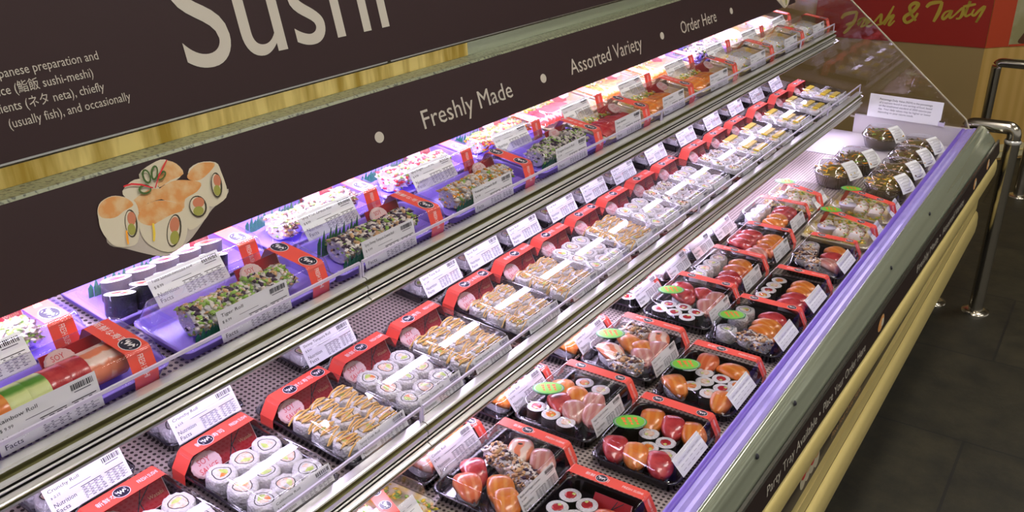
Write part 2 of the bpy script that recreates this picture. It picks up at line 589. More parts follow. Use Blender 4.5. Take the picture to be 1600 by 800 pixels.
b = MB()
npf = [(-0.400, 0.736), (-0.400, 0.760), (-0.398, 0.764), (-0.394, 0.765), (-0.390, 0.762), (-0.3895, 0.760), (-0.386, 0.759), (-0.382, 0.756), (-0.3815, 0.753), (-0.379, 0.750),
       (-0.376, 0.743), (-0.3755, 0.740), (-0.373, 0.733), (-0.369, 0.724), (-0.366, 0.712), (-0.364, 0.700), (-0.364, 0.675), (-0.384, 0.675)]
flared(b, npf, [0, 0, 0, 0, .1, .1, .2, .2, .3, .35, .45, .5, .6, .75, .9, 1, 1, 0], 'steel_soft')
b.build('front_nosing', case, label='green grey reflective front nosing')
for y in (1.14, 1.33, 1.53, 2.27, 2.72):
    b = MB()
    b.lathe([(0.0001, 0.003), (0.004, 0.0025), (0.0055, 0.0)], 10, 'ink', c=(0, 0, 0))
    o = b.build('screw', case, (-0.3765 + 0.4 * FLARE * (y - 1.2), y, 0.749))
    o.rotation_euler = (0, rad(70), 0)

# dark lettered strip along the front
SY = [Y0, 0.9, 1.6, 2.3, 3.0, YE + 0.02]
b = MB()
flared(b, [(-0.3485, 0.663), (-0.3565, 0.711), (-0.3605, 0.711), (-0.3525, 0.663)], [1] * 4, 'strip_brown', SY, False)
strip = b.build('lettered_strip', case, label='dark brown lettered strip')
b = MB()
flared(b, [(-0.3560, 0.7095), (-0.3575, 0.7155), (-0.3635, 0.7155), (-0.3635, 0.711)], [1] * 4, 'silver_line', SY, False)
b.build('strip_edge', strip, label='silver upper edge')


def front_text(mb, s, y0, y1, z, size, mat='cream_ink', shear=0.2):
    x = -0.3565 + (0.711 - z) / 0.048 * 0.008 + FLARE * (y0 - 1.2)
    mtx = frame((x, y0, z), (FLARE, 1, 0), (-0.1667, 0, 1))
    mb.text(s, mtx, size, mat, width=y1 - y0, z=0.0010, shear=shear)


for tx_, a_, c_ in (('Party Tray Available', 1.325, 1.60), ('•', 1.612, 1.622), ('Place Your Order Here', 1.640, 1.945), ('Freshly Made', 2.44, 2.70), ('•', 2.72, 2.732), ('Assorted Variety', 2.76, 3.08)):
    b = MB()
    front_text(b, tx_, a_, c_, 0.678, 0.027)
    b.build('lettering', strip, label='small cream lettering')
for y in (2.08, 3.27, 3.52):
    mtx = frame((-0.3525 + FLARE * (y - 1.2), y, 0.687), (FLARE, 1, 0), (-0.1667, 0, 1))
    b = MB()
    b.disc(0, 0, 0.030, 0.013, 'pic_orange', mtx, 0.001, rot=0.3)
    b.disc(0.012, -0.002, 0.012, 0.008, 'pic_rice', mtx, 0.0014, rot=0.3)
    b.build('printed_sushi', strip, label='small printed sushi picture')


def bumper(name, z0, z1, xo, fl, label):
    q = MB()
    h = z1 - z0
    xb = xo - 0.038
    prof = [(xb, z1), (xo - 0.014, z1), (xo - 0.004, z1 - 0.08 * h), (xo, z1 - 0.22 * h), (xo + 0.002, z1 - 0.5 * h), (xo, z0 + 0.25 * h),
            (xo - 0.006, z0 + 0.08 * h), (xo - 0.016, z0), (xb, z0)]
    rings = []
    zc = (z0 + z1) / 2
    for y, sc in ((Y0, 1), (1.2, 1), (2.4, 1), (YE - 0.03, 1), (YE - 0.012, 0.8), (YE - 0.002, 0.45), (YE, 0.1)):
        f = fl * FLARE * (y - 1.2)
        rings.append([(xb + (x - xb) * sc + f, y, zc + (z - zc) * (0.75 + 0.25 * sc)) for x, z in prof])
    q.loft(rings, 'cream', True, True, True)
    return q.build(name, case, label=label)


bumper('upper_bumper', 0.574, 0.660, -0.344, 1.0, 'upper cream bumper')
bumper('lower_bumper', 0.330, 0.447, -0.334, 0.0, 'lower cream bumper')
b = MB()
b.extrude_y([(-0.372, 0.450), (-0.346, 0.450), (-0.346, 0.492), (-0.372, 0.492)], Y0, YE - 0.02, 'cream')
b.extrude_y([(-0.3465, 0.446), (-0.3455, 0.446), (-0.3455, 0.450), (-0.3465, 0.450)], Y0, YE - 0.03, 'cream_line')
b.build('bumper_backing', case, label='flat cream backing strip')
b = MB()
b.extrude_y([(-0.378, 0.492), (-0.356, 0.492), (-0.362, 0.576), (-0.378, 0.576)], Y0, YE - 0.02, 'strip_brown')
lowp = b.build('recessed_panel', case, label='dark recessed panel between the bumpers')
for tx_, a_, c_, z_ in (('Place Your Order Here', 1.82, 2.06, 0.508), ('Party Tray Available', 1.82, 2.02, 0.532)):
    b = MB()
    b.text(tx_, frame((-0.356 - (z_ - 0.492) * 0.0714, a_, z_), (0, 1, 0), (-0.0714, 0, 1)), 0.022, 'crumb_tan', width=c_ - a_, z=0.001, shear=0.1)
    b.build('lettering', lowp, label='small tan lettering')
for y in (1.33, 1.66, 2.50):
    b = MB()
    mtx = frame((-0.3585, y, 0.527), (0, 1, 0), (-0.0714, 0, 1))
    for k in range(4):
        b.disc(-0.045 + 0.03 * k, 0.004 * math.sin(k), 0.020, 0.022, 'pic_rice', mtx, 0.001 + k * 0.0003)
        b.disc(-0.045 + 0.03 * k, 0.012, 0.014, 0.010, 'pic_orange' if k % 2 else 'crumb_red', mtx, 0.0025)
    b.build('printed_sushi', lowp, label='printed sushi picture')


# ------------------------------------------------------------------ shelves
def rail_profile(x, zt, zb):  # dark and olive bands paint groove shade and reflections into the rail
    h = zt - zb
    pr, ml = [], []

    def to(dx, f, m='chrome'):
        pr.append((x + dx, zt - f * h))
        ml.append(m)
    to(-0.018, 0.0)
    to(-0.002, 0.0)
    to(0.0, 0.02)
    to(0.001, 0.06)
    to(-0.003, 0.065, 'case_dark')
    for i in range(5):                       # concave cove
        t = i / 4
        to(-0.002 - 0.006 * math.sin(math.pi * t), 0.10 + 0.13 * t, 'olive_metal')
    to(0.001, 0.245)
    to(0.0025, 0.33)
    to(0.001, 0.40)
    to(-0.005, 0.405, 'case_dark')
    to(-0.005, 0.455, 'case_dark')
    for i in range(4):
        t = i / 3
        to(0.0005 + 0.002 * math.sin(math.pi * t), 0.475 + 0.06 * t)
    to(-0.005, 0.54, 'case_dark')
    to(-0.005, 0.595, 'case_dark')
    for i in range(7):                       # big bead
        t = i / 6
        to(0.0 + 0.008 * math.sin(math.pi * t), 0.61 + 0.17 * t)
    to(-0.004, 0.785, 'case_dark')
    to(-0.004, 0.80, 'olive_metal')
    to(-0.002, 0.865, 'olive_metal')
    to(0.001, 0.88)
    to(0.0015, 0.935)
    to(-0.002, 0.95, 'case_dark')
    to(-0.012, 1.0)
    to(-0.018, 0.97)
    return pr, ml


def shelf(name, xf, zdeck, deg, zt, zb, zfence, joints, tube, tx, tz, label):
    q = MB()
    rise = (1.298 + xf - 0.012) * math.tan(rad(deg))
    q.extrude_y([(xf - 0.012, zdeck - 0.010), (xf - 0.012, zdeck), (-1.298, zdeck + rise), (-1.298, zdeck + rise - 0.010)], Y0, YE - 0.05, 'perf')
    sh = q.build(name, case, label=label)
    pr, ml = rail_profile(xf, zt, zb)
    ys = [Y0] + joints + [YE - 0.05]
    for a, c in zip(ys[:-1], ys[1:]):
        q = MB()
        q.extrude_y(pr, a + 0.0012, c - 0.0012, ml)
        q.build('shelf_rail', sh, label='polished grooved rail')
        q = MB()                             # clear fence with a bright top edge and end returns
        th = 0.003
        q.add([(xf - 0.010, a + 0.003, zdeck), (xf - 0.010, c - 0.003, zdeck), (xf - 0.010, c - 0.003, zfence), (xf - 0.010, a + 0.003, zfence)], [(0, 1, 2, 3)], 'fence')
        q.box((xf - 0.010, (a + c) / 2, zfence), (0.0034, c - a - 0.006, 0.0045), 'fence_edge')
        for y in (a + 0.003, c - 0.003):
            q.box((xf - 0.010, y, (zdeck + zfence) / 2), (0.003, 0.003, zfence - zdeck), 'fence_edge')
        q.build('shelf_fence', sh, label='clear plastic fence')
        q = MB()                             # lip below the rail
        q.add([(xf - 0.010, a + 0.003, zb), (xf - 0.010, c - 0.003, zb), (xf - 0.022, c - 0.003, zb - 0.014), (xf - 0.022, a + 0.003, zb - 0.014)], [(0, 1, 2, 3)], 'fence')
        q.build('lower_lip', sh, label='clear lip under the rail')
        q = MB()
        q.tube([(tx, a + 0.05, tz), (tx, c - 0.05, tz)], 0.0065, tube, 10)
        tb = q.build('light_tube', sh, label='lit tube under the shelf')
        for y in (a + 0.035, c - 0.035):
            q = MB()
            q.tube([(tx, y - 0.015, tz), (tx, y + 0.015, tz)], 0.009, 'case_white', 10)
            q.build('tube_socket', tb)
    return sh


ZL = 0.677
UP_X, UP_Z, UP_T = -0.962, 1.052, 8.0      # front edge, height and slope of the upper deck
MD_X, MD_Z, MD_T = -0.832, 0.815, 6.0


def on_deck(which, dist):
    x, z, t = (UP_X, UP_Z, rad(UP_T)) if which == 'up' else (MD_X, MD_Z, rad(MD_T))
    return x - dist * math.cos(t), z + dist * math.sin(t) + 0.0008, t

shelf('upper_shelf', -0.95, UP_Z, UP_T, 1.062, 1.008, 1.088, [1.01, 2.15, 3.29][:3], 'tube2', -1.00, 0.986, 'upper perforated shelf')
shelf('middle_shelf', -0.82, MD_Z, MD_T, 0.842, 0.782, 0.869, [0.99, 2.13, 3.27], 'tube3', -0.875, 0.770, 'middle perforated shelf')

# canopy header
TH = rad(17.6)
HP, HU, HN = Vector((-1.12, 0, 1.155)), Vector((-math.sin(TH), 0, math.cos(TH))), Vector((math.cos(TH), 0, math.sin(TH)))
hb = HP + HU * 0.134
b = MB()
pts = [HP, hb, hb - HN * 0.004, HP - HN * 0.004]
b.extrude_y([(p.x, p.z) for p in pts], Y0, YE - 0.05, 'sign_brown')
header = b.build('header_panel', case, label='dark brown lettered header panel')
HM = frame((HP.x, 0, HP.z), (0, 1, 0), HU)
for tx_, x_, w_ in (('Freshly Made', 1.3986, 0.320), ('Assorted Variety', 1.980, 0.396), ('Order Here', 2.642, 0.275)):
    b = MB()
    b.text(tx_, HM, 0.0535, 'cream_ink', x=x_, y=0.0375, width=w_, z=0.001)
    b.build('lettering', header, label='cream lettering ' + tx_)
for y in (1.268, 1.854, 2.509, 3.051):
    b = MB()
    b.disc(y, 0.053, 0.0125, 0.0105, 'cream_ink', HM, 0.001)
    b.build('printed_dot', header, label='cream dot')


def sushi_picture(dy, s0=0.0):
    """printed plate of six salmon topped rolls; outline points in picture units"""
    q = MB()
    A = [((152 - 140), 0.6932, 0.0967)]

    def loc(p):
        # affine fit of picture units to the header plane
        x, y = p
        u, v = 140 + x / 4.4435, 230 + y / 4.4435
        r, d = u - 800, v - 400
        cp, sp = math.cos(PITCH), math.sin(PITCH)
        fw, dn = 1450 * cp - d * sp, d * cp + 1450 * sp
        ray = Vector((r * math.cos(AZ) - fw * math.sin(AZ), r * math.sin(AZ) + fw * math.cos(AZ), -dn))
        c = Vector((0, 0, H))
        t = (HP - c).dot(HN) / ray.dot(HN)
        w = c + ray * t
        return (w.y + dy, (w - HP).dot(HU))
    z = [0.0006]

    def shape(pts, mat, sm=3):
        pp = smooth_closed([loc(p) for p in pts], sm)
        ar = sum(pp[i - 1][0] * pp[i][1] - pp[i][0] * pp[i - 1][1] for i in range(len(pp)))
        if ar < 0:
            pp = pp[::-1]
        q.poly([(a, c, z[0]) for a, c in pp], mat, HM)
        z[0] += 0.00012

    def ell(cx, cy, rx, ry, rot, mat):
        c, s = math.cos(rot), math.sin(rot)
        shape([(cx + rx * math.cos(a) * c - ry * math.sin(a) * s, cy + rx * math.cos(a) * s + ry * math.sin(a) * c)
               for a in [2 * math.pi * i / 10 for i in range(10)]], mat, 2)
    shape([(140, 680), (250, 705), (400, 742), (510, 757), (590, 725), (690, 650), (760, 560), (850, 430), (950, 335), (930, 290), (600, 420), (160, 600)], 'pic_plate')
    shape([(340, 190), (430, 115), (520, 85), (620, 140), (640, 190), (560, 250), (400, 270)], 'pic_rice')
    shape([(480, 210), (520, 100), (600, 115), (650, 185), (560, 230), (480, 280)], 'pic_orange')
    shape([(228, 330), (260, 260), (340, 220), (460, 260), (480, 330), (350, 400)], 'pic_rice')
    shape([(680, 180), (750, 110), (870, 105), (910, 170), (955, 320), (900, 390), (830, 410), (780, 300)], 'pic_rice')
    shape([(675, 195), (750, 115), (860, 110), (850, 150), (770, 225), (700, 230)], 'pic_orange')
    shape([(600, 340), (680, 250), (760, 240), (800, 330), (830, 440), (780, 520), (690, 575), (650, 480)], 'pic_rice')
    shape([(440, 330), (560, 240), (680, 230), (770, 250), (740, 310), (660, 360), (645, 430), (520, 370)], 'pic_orange')
    shape([(300, 370), (400, 300), (520, 290), (560, 340), (400, 390), (320, 470), (270, 430)], 'pic_orange')
    shape([(50, 440), (75, 380), (150, 340), (230, 345), (300, 370), (335, 440), (340, 600), (310, 680), (180, 690), (110, 630), (70, 560), (58, 500)], 'pic_rice')
    shape([(55, 440), (80, 382), (150, 345), (240, 350), (300, 400), (240, 440), (170, 490), (80, 490)], 'pic_orange')
    shape([(330, 480), (390, 400), (480, 370), (590, 385), (640, 440), (675, 560), (640, 680), (540, 730), (430, 690), (360, 620)], 'pic_rice')
    shape([(330, 480), (380, 402), (480, 372), (600, 390), (640, 440), (560, 470), (480, 515), (420, 545), (350, 525)], 'pic_orange')
    for cx, cy, rx, ry, rot in ((283, 530, 44, 98, -0.12), (580, 580, 50, 115, 0.12), (745, 412, 60, 76, -0.25), (873, 264, 38, 88, -0.12)):
        ell(cx, cy, rx, ry, rot, 'pic_nori')
        ell(cx - 4, cy, rx - 9, ry - 10, rot, 'pic_rice')
        ell(cx + 2, cy - ry * 0.35, rx * 0.68, ry * 0.48, rot, 'pic_pink')
        ell(cx + 2, cy + ry * 0.42, rx * 0.62, ry * 0.42, rot, 'pic_green')
    for cx, cy, rx, ry, rot in ((385, 205, 24, 46, -0.35), (440, 180, 20, 46, 0.1), (490, 200, 18, 34, 0.7), (375, 295, 40, 28, -0.1)):
        pp = [(cx + rx * math.cos(a) * math.cos(rot) - ry * math.sin(a) * math.sin(rot), cy + rx * math.cos(a) * math.sin(rot) + ry * math.sin(a) * math.cos(rot))
              for a in [2 * math.pi * i / 14 for i in range(15)]]
        ribbon(q, [loc(p) for p in pp], 0.0017, 'pic_chive', HM, z[0])
    ribbon(q, [loc(p) for p in ((225, 275), (280, 258), (350, 262), (430, 285))], 0.0014, 'crumb_red', HM, z[0] + 0.0002)
    ribbon(q, [loc(p) for p in ((525, 90), (500, 140), (470, 200), (445, 285))], 0.0012, 'crumb_red', HM, z[0] + 0.0002)
    ribbon(q, [loc(p) for p in ((430, 530), (438, 600), (435, 655))], 0.0020, 'crumb_yellow', HM, z[0] + 0.0002)
    ribbon(q, [loc(p) for p in ((245, 580), (252, 640), (258, 675))], 0.0016, 'crumb_orange', HM, z[0] + 0.0002)
    return q.build('printed_sushi', header, label='printed plate of salmon topped rolls')


sushi_picture(0.0)
sushi_picture(2.80)
# light behind the header
b = MB()
b.tube([(-1.144, Y0 + 0.1, 1.181), (-1.144, YE - 0.15, 1.181)], 0.009, 'tube1', 10)
b.build('light_tube', case, label='lit tube behind the header')
b = MB()                                     # roof of the case, stone ledge
b.extrude_y([(hb.x, hb.z), (hb.x - 0.004, hb.z + 0.004), (-1.210, 1.2840), (-1.40, 1.2840), (-1.40, 1.262), (-1.165, 1.255)], Y0, YE - 0.05, ['granite', 'granite', 'granite', 'granite', 'case_white', 'case_white'])
b.build('stone_ledge', case, label='green speckled stone ledge')
b = MB()
b.extrude_y([(-1.212, 1.2845), (-1.214, 1.3120), (-1.217, 1.3095), (-1.226, 1.3070), (-1.226, 1.2845)], Y0, 1.66, 'brass')
b.build('brass_trim', case, label='hammered brass trim')
b = MB()
b.extrude_y([(-1.212, 1.2845), (-1.214, 1.3120), (-1.217, 1.3095), (-1.226, 1.3070), (-1.226, 1.2845)], 1.66, YE - 0.05, 'steel_soft')
b.build('steel_trim', case, label='plain green grey trim')

# end wall and glass
b = MB()
b.box((-0.60, YE - 0.02, 0.705), (0.48, 0.016, 0.085), 'case_white')
b.build('end_wall', case, label='pale end wall of the tub')
b = MB()
ring = [(-0.86, 0.735), (-0.86, 0.752)]
pr = [(-0.86, 0.738), (-0.40, 0.745), (-0.378, 0.742), (-0.364, 0.728), (-0.358, 0.700), (-0.352, 0.64), (-0.358, 0.64), (-0.366, 0.70), (-0.372, 0.722), (-0.382, 0.734), (-0.40, 0.737), (-0.86, 0.730)]
b.extrude_y(pr, YE - 0.012, YE + 0.010, 'pane_edge')
b.build('end_trim', case, label='translucent rounded end trim')
b = MB()
gp = [(-1.30, 0.742), (-0.43, 0.745), (-0.445, 0.777), (-0.923, 1.174), (-1.10, 1.32), (-1.30, 1.32)]
b.extrude_y(gp, YE - 0.004, YE + 0.002, 'pane')
ge = b.build('end_glass', case, label='clear glass end pane')
b = MB()
b.tube([(-0.430, YE, 0.745), (-0.445, YE, 0.777), (-0.923, YE, 1.174), (-1.10, YE, 1.32)], 0.0032, 'pane_edge', 6)
b.build('glass_edge', ge)

# nutrition notice standing at the end
nt_ = thing('notice_card', 'white printed nutrition notice card clipped to the clear end pane', 'card', (-0.67, YE - 0.035, 0.752))
b = MB()
nm = frame((-0.66, YE - 0.035, 0.748), (1, 0.03, -0.012), (0.0, 0.12, 1))
CW, CH = 0.265, 0.088
for z in (0, 0.0008):
    pass
b.add([(-CW / 2, 0, 0), (CW / 2, 0, 0), (CW / 2, CH, 0), (-CW / 2, CH, 0), (-CW / 2, 0, 0.0008), (CW / 2, 0, 0.0008), (CW / 2, CH, 0.0008), (-CW / 2, CH, 0.0008)],
      [(3, 2, 1, 0), (4, 5, 6, 7), (0, 1, 5, 4), (1, 2, 6, 5), (2, 3, 7, 6), (3, 0, 4, 7)], 'paper', False, nm)
for i, (s, m) in enumerate((('Percentage Daily Value (%DV) is the percentage', 'ink'), ('of a nutrient found in one serving of food, based', 'ink_grey'),
                            ('on the established standard of 2000 calories per', 'ink_grey'), ('day. Your daily values may be higher or lower', 'ink_grey'),
                            ('depending on your calorie needs.', 'ink_grey'))):
    b.text(s, nm, 0.0105, m, x=-0.095, y=0.068 - i * 0.0122, width=0.19 if i < 4 else 0.13, z=0.0012)
o = b.build('card', nt_)
o.matrix_parent_inverse = Matrix.Translation(-Vector(nt_.location))
b = MB()
b.box((0, 0, 0), (0.022, 0.012, 0.016), 'fence_edge')
b.box((0, -0.004, 0.010), (0.016, 0.004, 0.006), 'steel')
b.build('clip', nt_, (0.148, 0.002, 0.004))

# ------------------------------------------------------------------ sign board above the case
TS = rad(13.4)
SP, SU, SN = Vector((-1.222, 0, 1.316)), Vector((-math.sin(TS), 0, math.cos(TS))), Vector((math.cos(TS), 0, math.sin(TS)))
SP = Vector((-1.215, 0, 1.316))
sign = thing('sign_board', 'large dark brown board reading Sushi above the brass trim', 'sign', (-1.235, 1.5, 1.30))
inv = Matrix.Translation(-Vector(sign.location))


def sbuild(mb, name, label=None):
    o = mb.build(name, sign, label=label)
    o.matrix_parent_inverse = inv
    return o


b = MB()
p0, p1 = SP + SU * 0.0014, SP + SU * 0.52
b.extrude_y([(p.x, p.z) for p in (p0, p1, p1 - SN * 0.018, p0 - SN * 0.018)], Y0, 3.4, 'sign_brown')
sbuild(b, 'board')
b = MB()
for a, c in ((Y0, 1.392), (1.402, 2.0), (2.01, 3.4)):
    q0, q1 = SP - SU * 0.0015 + SN * 0.002, SP + SU * 0.0012 + SN * 0.002
    b.extrude_y([(p.x, p.z) for p in (q0, q1, q1 - SN * 0.012, q0 - SN * 0.012)], a, c, 'silver_line')
sbuild(b, 'edge_strip', 'silver lower edge strip')
SM = frame((SP.x, 0, SP.z), (0, 1, 0), SU)
b = MB()
b.text('Sushi', SM, 0.245, 'cream_ink', x=0.938, y=0.0655, width=0.487, z=0.001)
sbuild(b, 'title_lettering', 'large cream Sushi lettering')
for s, xr, y, w in (('of Japanese preparation and', 0.7925, 0.1090, None), ('vinegared rice (鮨飯 sushi-meshi)', 0.7765, 0.0868, None),
                    ('ingredients (ネタ neta), chiefly', 0.787, 0.0648, None), ('(usually fish), and occasionally', 0.8235, 0.0432, None)):
    vs, fs, x0, x1 = text_geo(s)
    b = MB()
    b.text(s, SM, 0.0178, 'cream_ink', x=xr, y=y, width=(x1 - x0) * 0.0157, anchor='r', z=0.001)
    sbuild(b, 'body_lettering', 'small cream description text')

# ------------------------------------------------------------------ service counter and guard rails in the aisle
KB = Vector((-0.672, 5.834, 0))
kd = Vector((0.9886, 0.1508, 0))
kn = Vector((0.1508, -0.9886, 0))
rd = Vector((-0.498 + 0.672, 6.038 - 5.834, 0)).normalized()
kio = thing('service_counter', 'wood and red service counter reading Fresh & Tasty past the end of the case', 'counter', (KB.x, KB.y, 0))
invk = Matrix.Translation(-KB)


def kbuild(mb, name, label=None, parent=None):
    o = mb.build(name, kio if parent is None else parent, label=label)
    if parent is None:
        o.matrix_parent_inverse = invk
    return o


def prism(mb, base, z0, z1, mats):
    n = len(base)
    vs = [(p.x, p.y, z0) for p in base] + [(p.x, p.y, z1) for p in base]
    mb.add(vs, [(i, (i + 1) % n, n + (i + 1) % n, n + i) for i in range(n)], mats)
    mb.add(vs, [tuple(range(n - 1, -1, -1)), tuple(range(n, 2 * n))], [mats[0], mats[0]])


L = KB - kd * 1.9
Rr_ = KB + rd * 0.9
bk = [L, KB, Rr_, Rr_ + Vector((-0.7, 0.5, 0)), L + Vector((0, 0.8, 0))]
b = MB()
prism(b, bk, 0.0, 1.35, ['wood_tan', 'wood', 'wood', 'wood_tan', 'wood_tan'])
kbuild(b, 'counter_body', 'wooden counter body')
b = MB()
off = 0.004
n2 = Vector((rd.y, -rd.x, 0))
f0 = KB - kd * 0.932 + kn * off
f1 = KB + kn * off
b.add([(f0.x, f0.y, 0.68), (f1.x, f1.y, 0.68), (f1.x, f1.y, 1.35), (f0.x, f0.y, 1.35)], [(0, 1, 2, 3)], 'kiosk_red')
fas = kbuild(b, 'front_fascia', 'red front fascia')
b = MB()
g0, g1, g2 = KB + n2 * off, KB + rd * 0.155 + n2 * off, KB + rd * 0.9 + n2 * off
b.add([(g0.x, g0.y, 0.68), (g1.x, g1.y, 0.68), (g1.x, g1.y, 1.35), (g0.x, g0.y, 1.35)], [(0, 1, 2, 3)], 'kiosk_red2')
b.add([(g1.x, g1.y, 0.68), (g2.x, g2.y, 0.68), (g2.x, g2.y, 1.35), (g1.x, g1.y, 1.35)], [(0, 1, 2, 3)], 'poster_pale')
mk = frame((g1.x, g1.y, 0.68), rd, (0, 0, 1))
b.poly([(x, y, 0.001) for x, y in smooth_closed([(0.07, 0.015), (0.25, 0.015), (0.27, 0.08), (0.20, 0.13), (0.12, 0.10), (0.08, 0.06)])], 'poster_brown', mk)
b.disc(0.15, 0.06, 0.03, 0.008, 'poster_pale', mk, 0.002)
b.rect(0.0, 0.0, 0.7, 0.012, 'kiosk_red2', mk, 0.002)
kbuild(b, 'side_fascia', 'orange red side fascia with a food print')
b = MB()
k0, k1 = KB + n2 * 0.003 + rd * 0.0, KB + rd * 0.9 + n2 * 0.003
for (a, c, m) in ((0.02, 0.10, 'kick'), (0.058, 0.064, 'cream')):
    o_ = 0.012 if m == 'kick' else 0.016
    b.add([(k0.x + n2.x * o_, k0.y + n2.y * o_, a), (k1.x + n2.x * o_, k1.y + n2.y * o_, a), (k1.x + n2.x * o_, k1.y + n2.y * o_, c), (k0.x + n2.x * o_, k0.y + n2.y * o_, c),
           (k0.x, k0.y, c), (k1.x, k1.y, c)], [(0, 1, 2, 3), (3, 2, 5, 4)], m)
kbuild(b, 'kick_plate', 'cream kick plate')
ST = {'F1': [(-0.7844, 0.1084), (-0.7695, 0.1316), (-0.7391, 0.1446), (-0.7013, 0.1544)], 'F2': [(-0.7013, 0.1544), (-0.7112, 0.0987), (-0.7289, 0.0716), (-0.7431, 0.0445), (-0.7621, 0.0245)],
      'F3': [(-0.7546, 0.0753), (-0.7309, 0.0862), (-0.7036, 0.0955)], 'r': [(-0.6927, 0.0945), (-0.681, 0.1118), (-0.6769, 0.1084), (-0.6869, 0.0783), (-0.6769, 0.1084), (-0.6572, 0.119), (-0.6529, 0.1138), (-0.6712, 0.0683)],
      'e': [(-0.6712, 0.0683), (-0.6481, 0.081), (-0.6238, 0.1084), (-0.6289, 0.1191), (-0.6413, 0.1072), (-0.6411, 0.0815), (-0.626, 0.0753), (-0.6072, 0.0913)],
      's': [(-0.6072, 0.0913), (-0.573, 0.1447), (-0.5668, 0.1379), (-0.5671, 0.1051), (-0.562, 0.0945), (-0.5852, 0.0855)], 'h1': [(-0.5617, 0.0927), (-0.5382, 0.1217), (-0.5086, 0.1994)],
      'h2': [(-0.5083, 0.1976), (-0.5382, 0.1217), (-0.5459, 0.092), (-0.5284, 0.126), (-0.5071, 0.1455), (-0.5029, 0.1404), (-0.5205, 0.0974), (-0.5126, 0.0907), (-0.4924, 0.1176)],
      'amp': [(-0.3756, 0.1686), (-0.3895, 0.1391), (-0.4226, 0.1116), (-0.4418, 0.1247), (-0.4384, 0.1465), (-0.4053, 0.1738), (-0.3825, 0.2109), (-0.3892, 0.2211), (-0.406, 0.2201), (-0.4233, 0.2012), (-0.4154, 0.1732), (-0.4013, 0.149), (-0.3804, 0.1253)],
      'T1': [(-0.3373, 0.2022), (-0.3161, 0.2256), (-0.2599, 0.2379)], 'T2': [(-0.2599, 0.2379), (-0.2674, 0.1846), (-0.2867, 0.1256)],
      'a': [(-0.2068, 0.193), (-0.2338, 0.1824), (-0.2458, 0.1551), (-0.2356, 0.1443), (-0.2152, 0.1704), (-0.2027, 0.1933), (-0.2089, 0.1576), (-0.1999, 0.1538), (-0.1826, 0.1726)],
      's2': [(-0.1826, 0.1726), (-0.1523, 0.2096), (-0.1459, 0.1969), (-0.1552, 0.1568), (-0.1747, 0.1511)], 't': [(-0.1511, 0.1571), (-0.1306, 0.2023), (-0.119, 0.2508), (-0.1315, 0.1848), (-0.1244, 0.1677), (-0.1026, 0.1823)],
      't2': [(-0.1498, 0.2185), (-0.0879, 0.2354)], 'y': [(-0.0912, 0.2092), (-0.0985, 0.1826), (-0.085, 0.1747), (-0.0657, 0.2022), (-0.0418, 0.2254), (-0.0538, 0.1812), (-0.0699, 0.1364), (-0.0586, 0.1634)]}
mk = frame((KB.x, KB.y, 0.68), kd, (0, 0, 1))
b = MB()
for i, (k, pts) in enumerate(ST.items()):
    wd = 0.0105 if k in ('F1', 'F2', 'T1', 'T2', 'amp') else 0.0075
    ribbon(b, smooth_open(pts, 5), wd, 'yellow_script', mk, 0.006 + i * 0.0001)
o = b.build('script_lettering', fas, label='mustard script lettering')


def bend(pts, r, k=6):
    pts = [Vector(p) for p in pts]
    out = [pts[0]]
    for i in range(1, len(pts) - 1):
        a = pts[i] + (pts[i - 1] - pts[i]).normalized() * r
        c = pts[i] + (pts[i + 1] - pts[i]).normalized() * r
        for j in range(k + 1):
            t = j / k
            out.append(a * (1 - t) ** 2 + pts[i] * 2 * t * (1 - t) + c * t * t)
    out.append(pts[-1])
    return out


def guard_rail(x0, x1, y, ztop, rr, label):
    t = thing('guard_rail', label, 'guard rail', (x1, y, 0), 0, 'steel guard rails in the aisle')
    dx = x0 - x1
    q = MB()
    q.tube(bend([(dx, 0, 0.012), (dx, 0, ztop), (0, 0, ztop + 0.004), (0, 0, ztop - 0.05)], 0.03), rr * 0.92, 'steel', 16)
    q.build('rail_tube', t)
    q = MB()
    q.tube([(0, 0, 0.004), (0, 0, ztop - 0.045)], rr, 'steel', 18)
    q.lathe([(rr, 0), (rr * 1.12, 0.004), (rr * 1.12, 0.012), (rr, 0.016)], 18, 'chrome', c=(0, 0, ztop - 0.055))
    q.build('post', t)
    for px in (0, dx):
        q = MB()
        q.lathe([(0.001, 0.010), (rr * 1.1, 0.010), (rr * 1.9, 0.007), (rr * 2.0, 0.0)], 24, 'steel', c=(px, 0, 0.0005))
        q.build('base_plate', t)
    return t


guard_rail(-0.443, -0.281, 3.804, 0.752, 0.0265, 'steel guard rail with one post on the slate beside the end of the case')
guard_rail(-0.549, -0.317, 5.40, 0.690, 0.0265, 'steel guard rail in front of the wooden counter')

# ------------------------------------------------------------------ packaged food: shared meshes
MESH = {}


def cached(key, fn):
    if key not in MESH:
        MESH[key] = fn()
    return MESH[key]


def tray_mesh(w, d, h, mat, r=0.014):
    q = MB()
    rg = [rrect(w - 0.022, d - 0.022, r * 0.7, 0.0), rrect(w - 0.018, d - 0.018, r * 0.8, 0.002), rrect(w - 0.006, d - 0.006, r, h - 0.003),
          rrect(w, d, r, h - 0.002), rrect(w, d, r, h), rrect(w - 0.007, d - 0.007, r, h + 0.001), rrect(w - 0.010, d - 0.010, r, h - 0.002),
          rrect(w - 0.022, d - 0.022, r * 0.8, 0.0035)]
    q.loft(rg, mat, True, True, True)
    return q.mesh('tray')


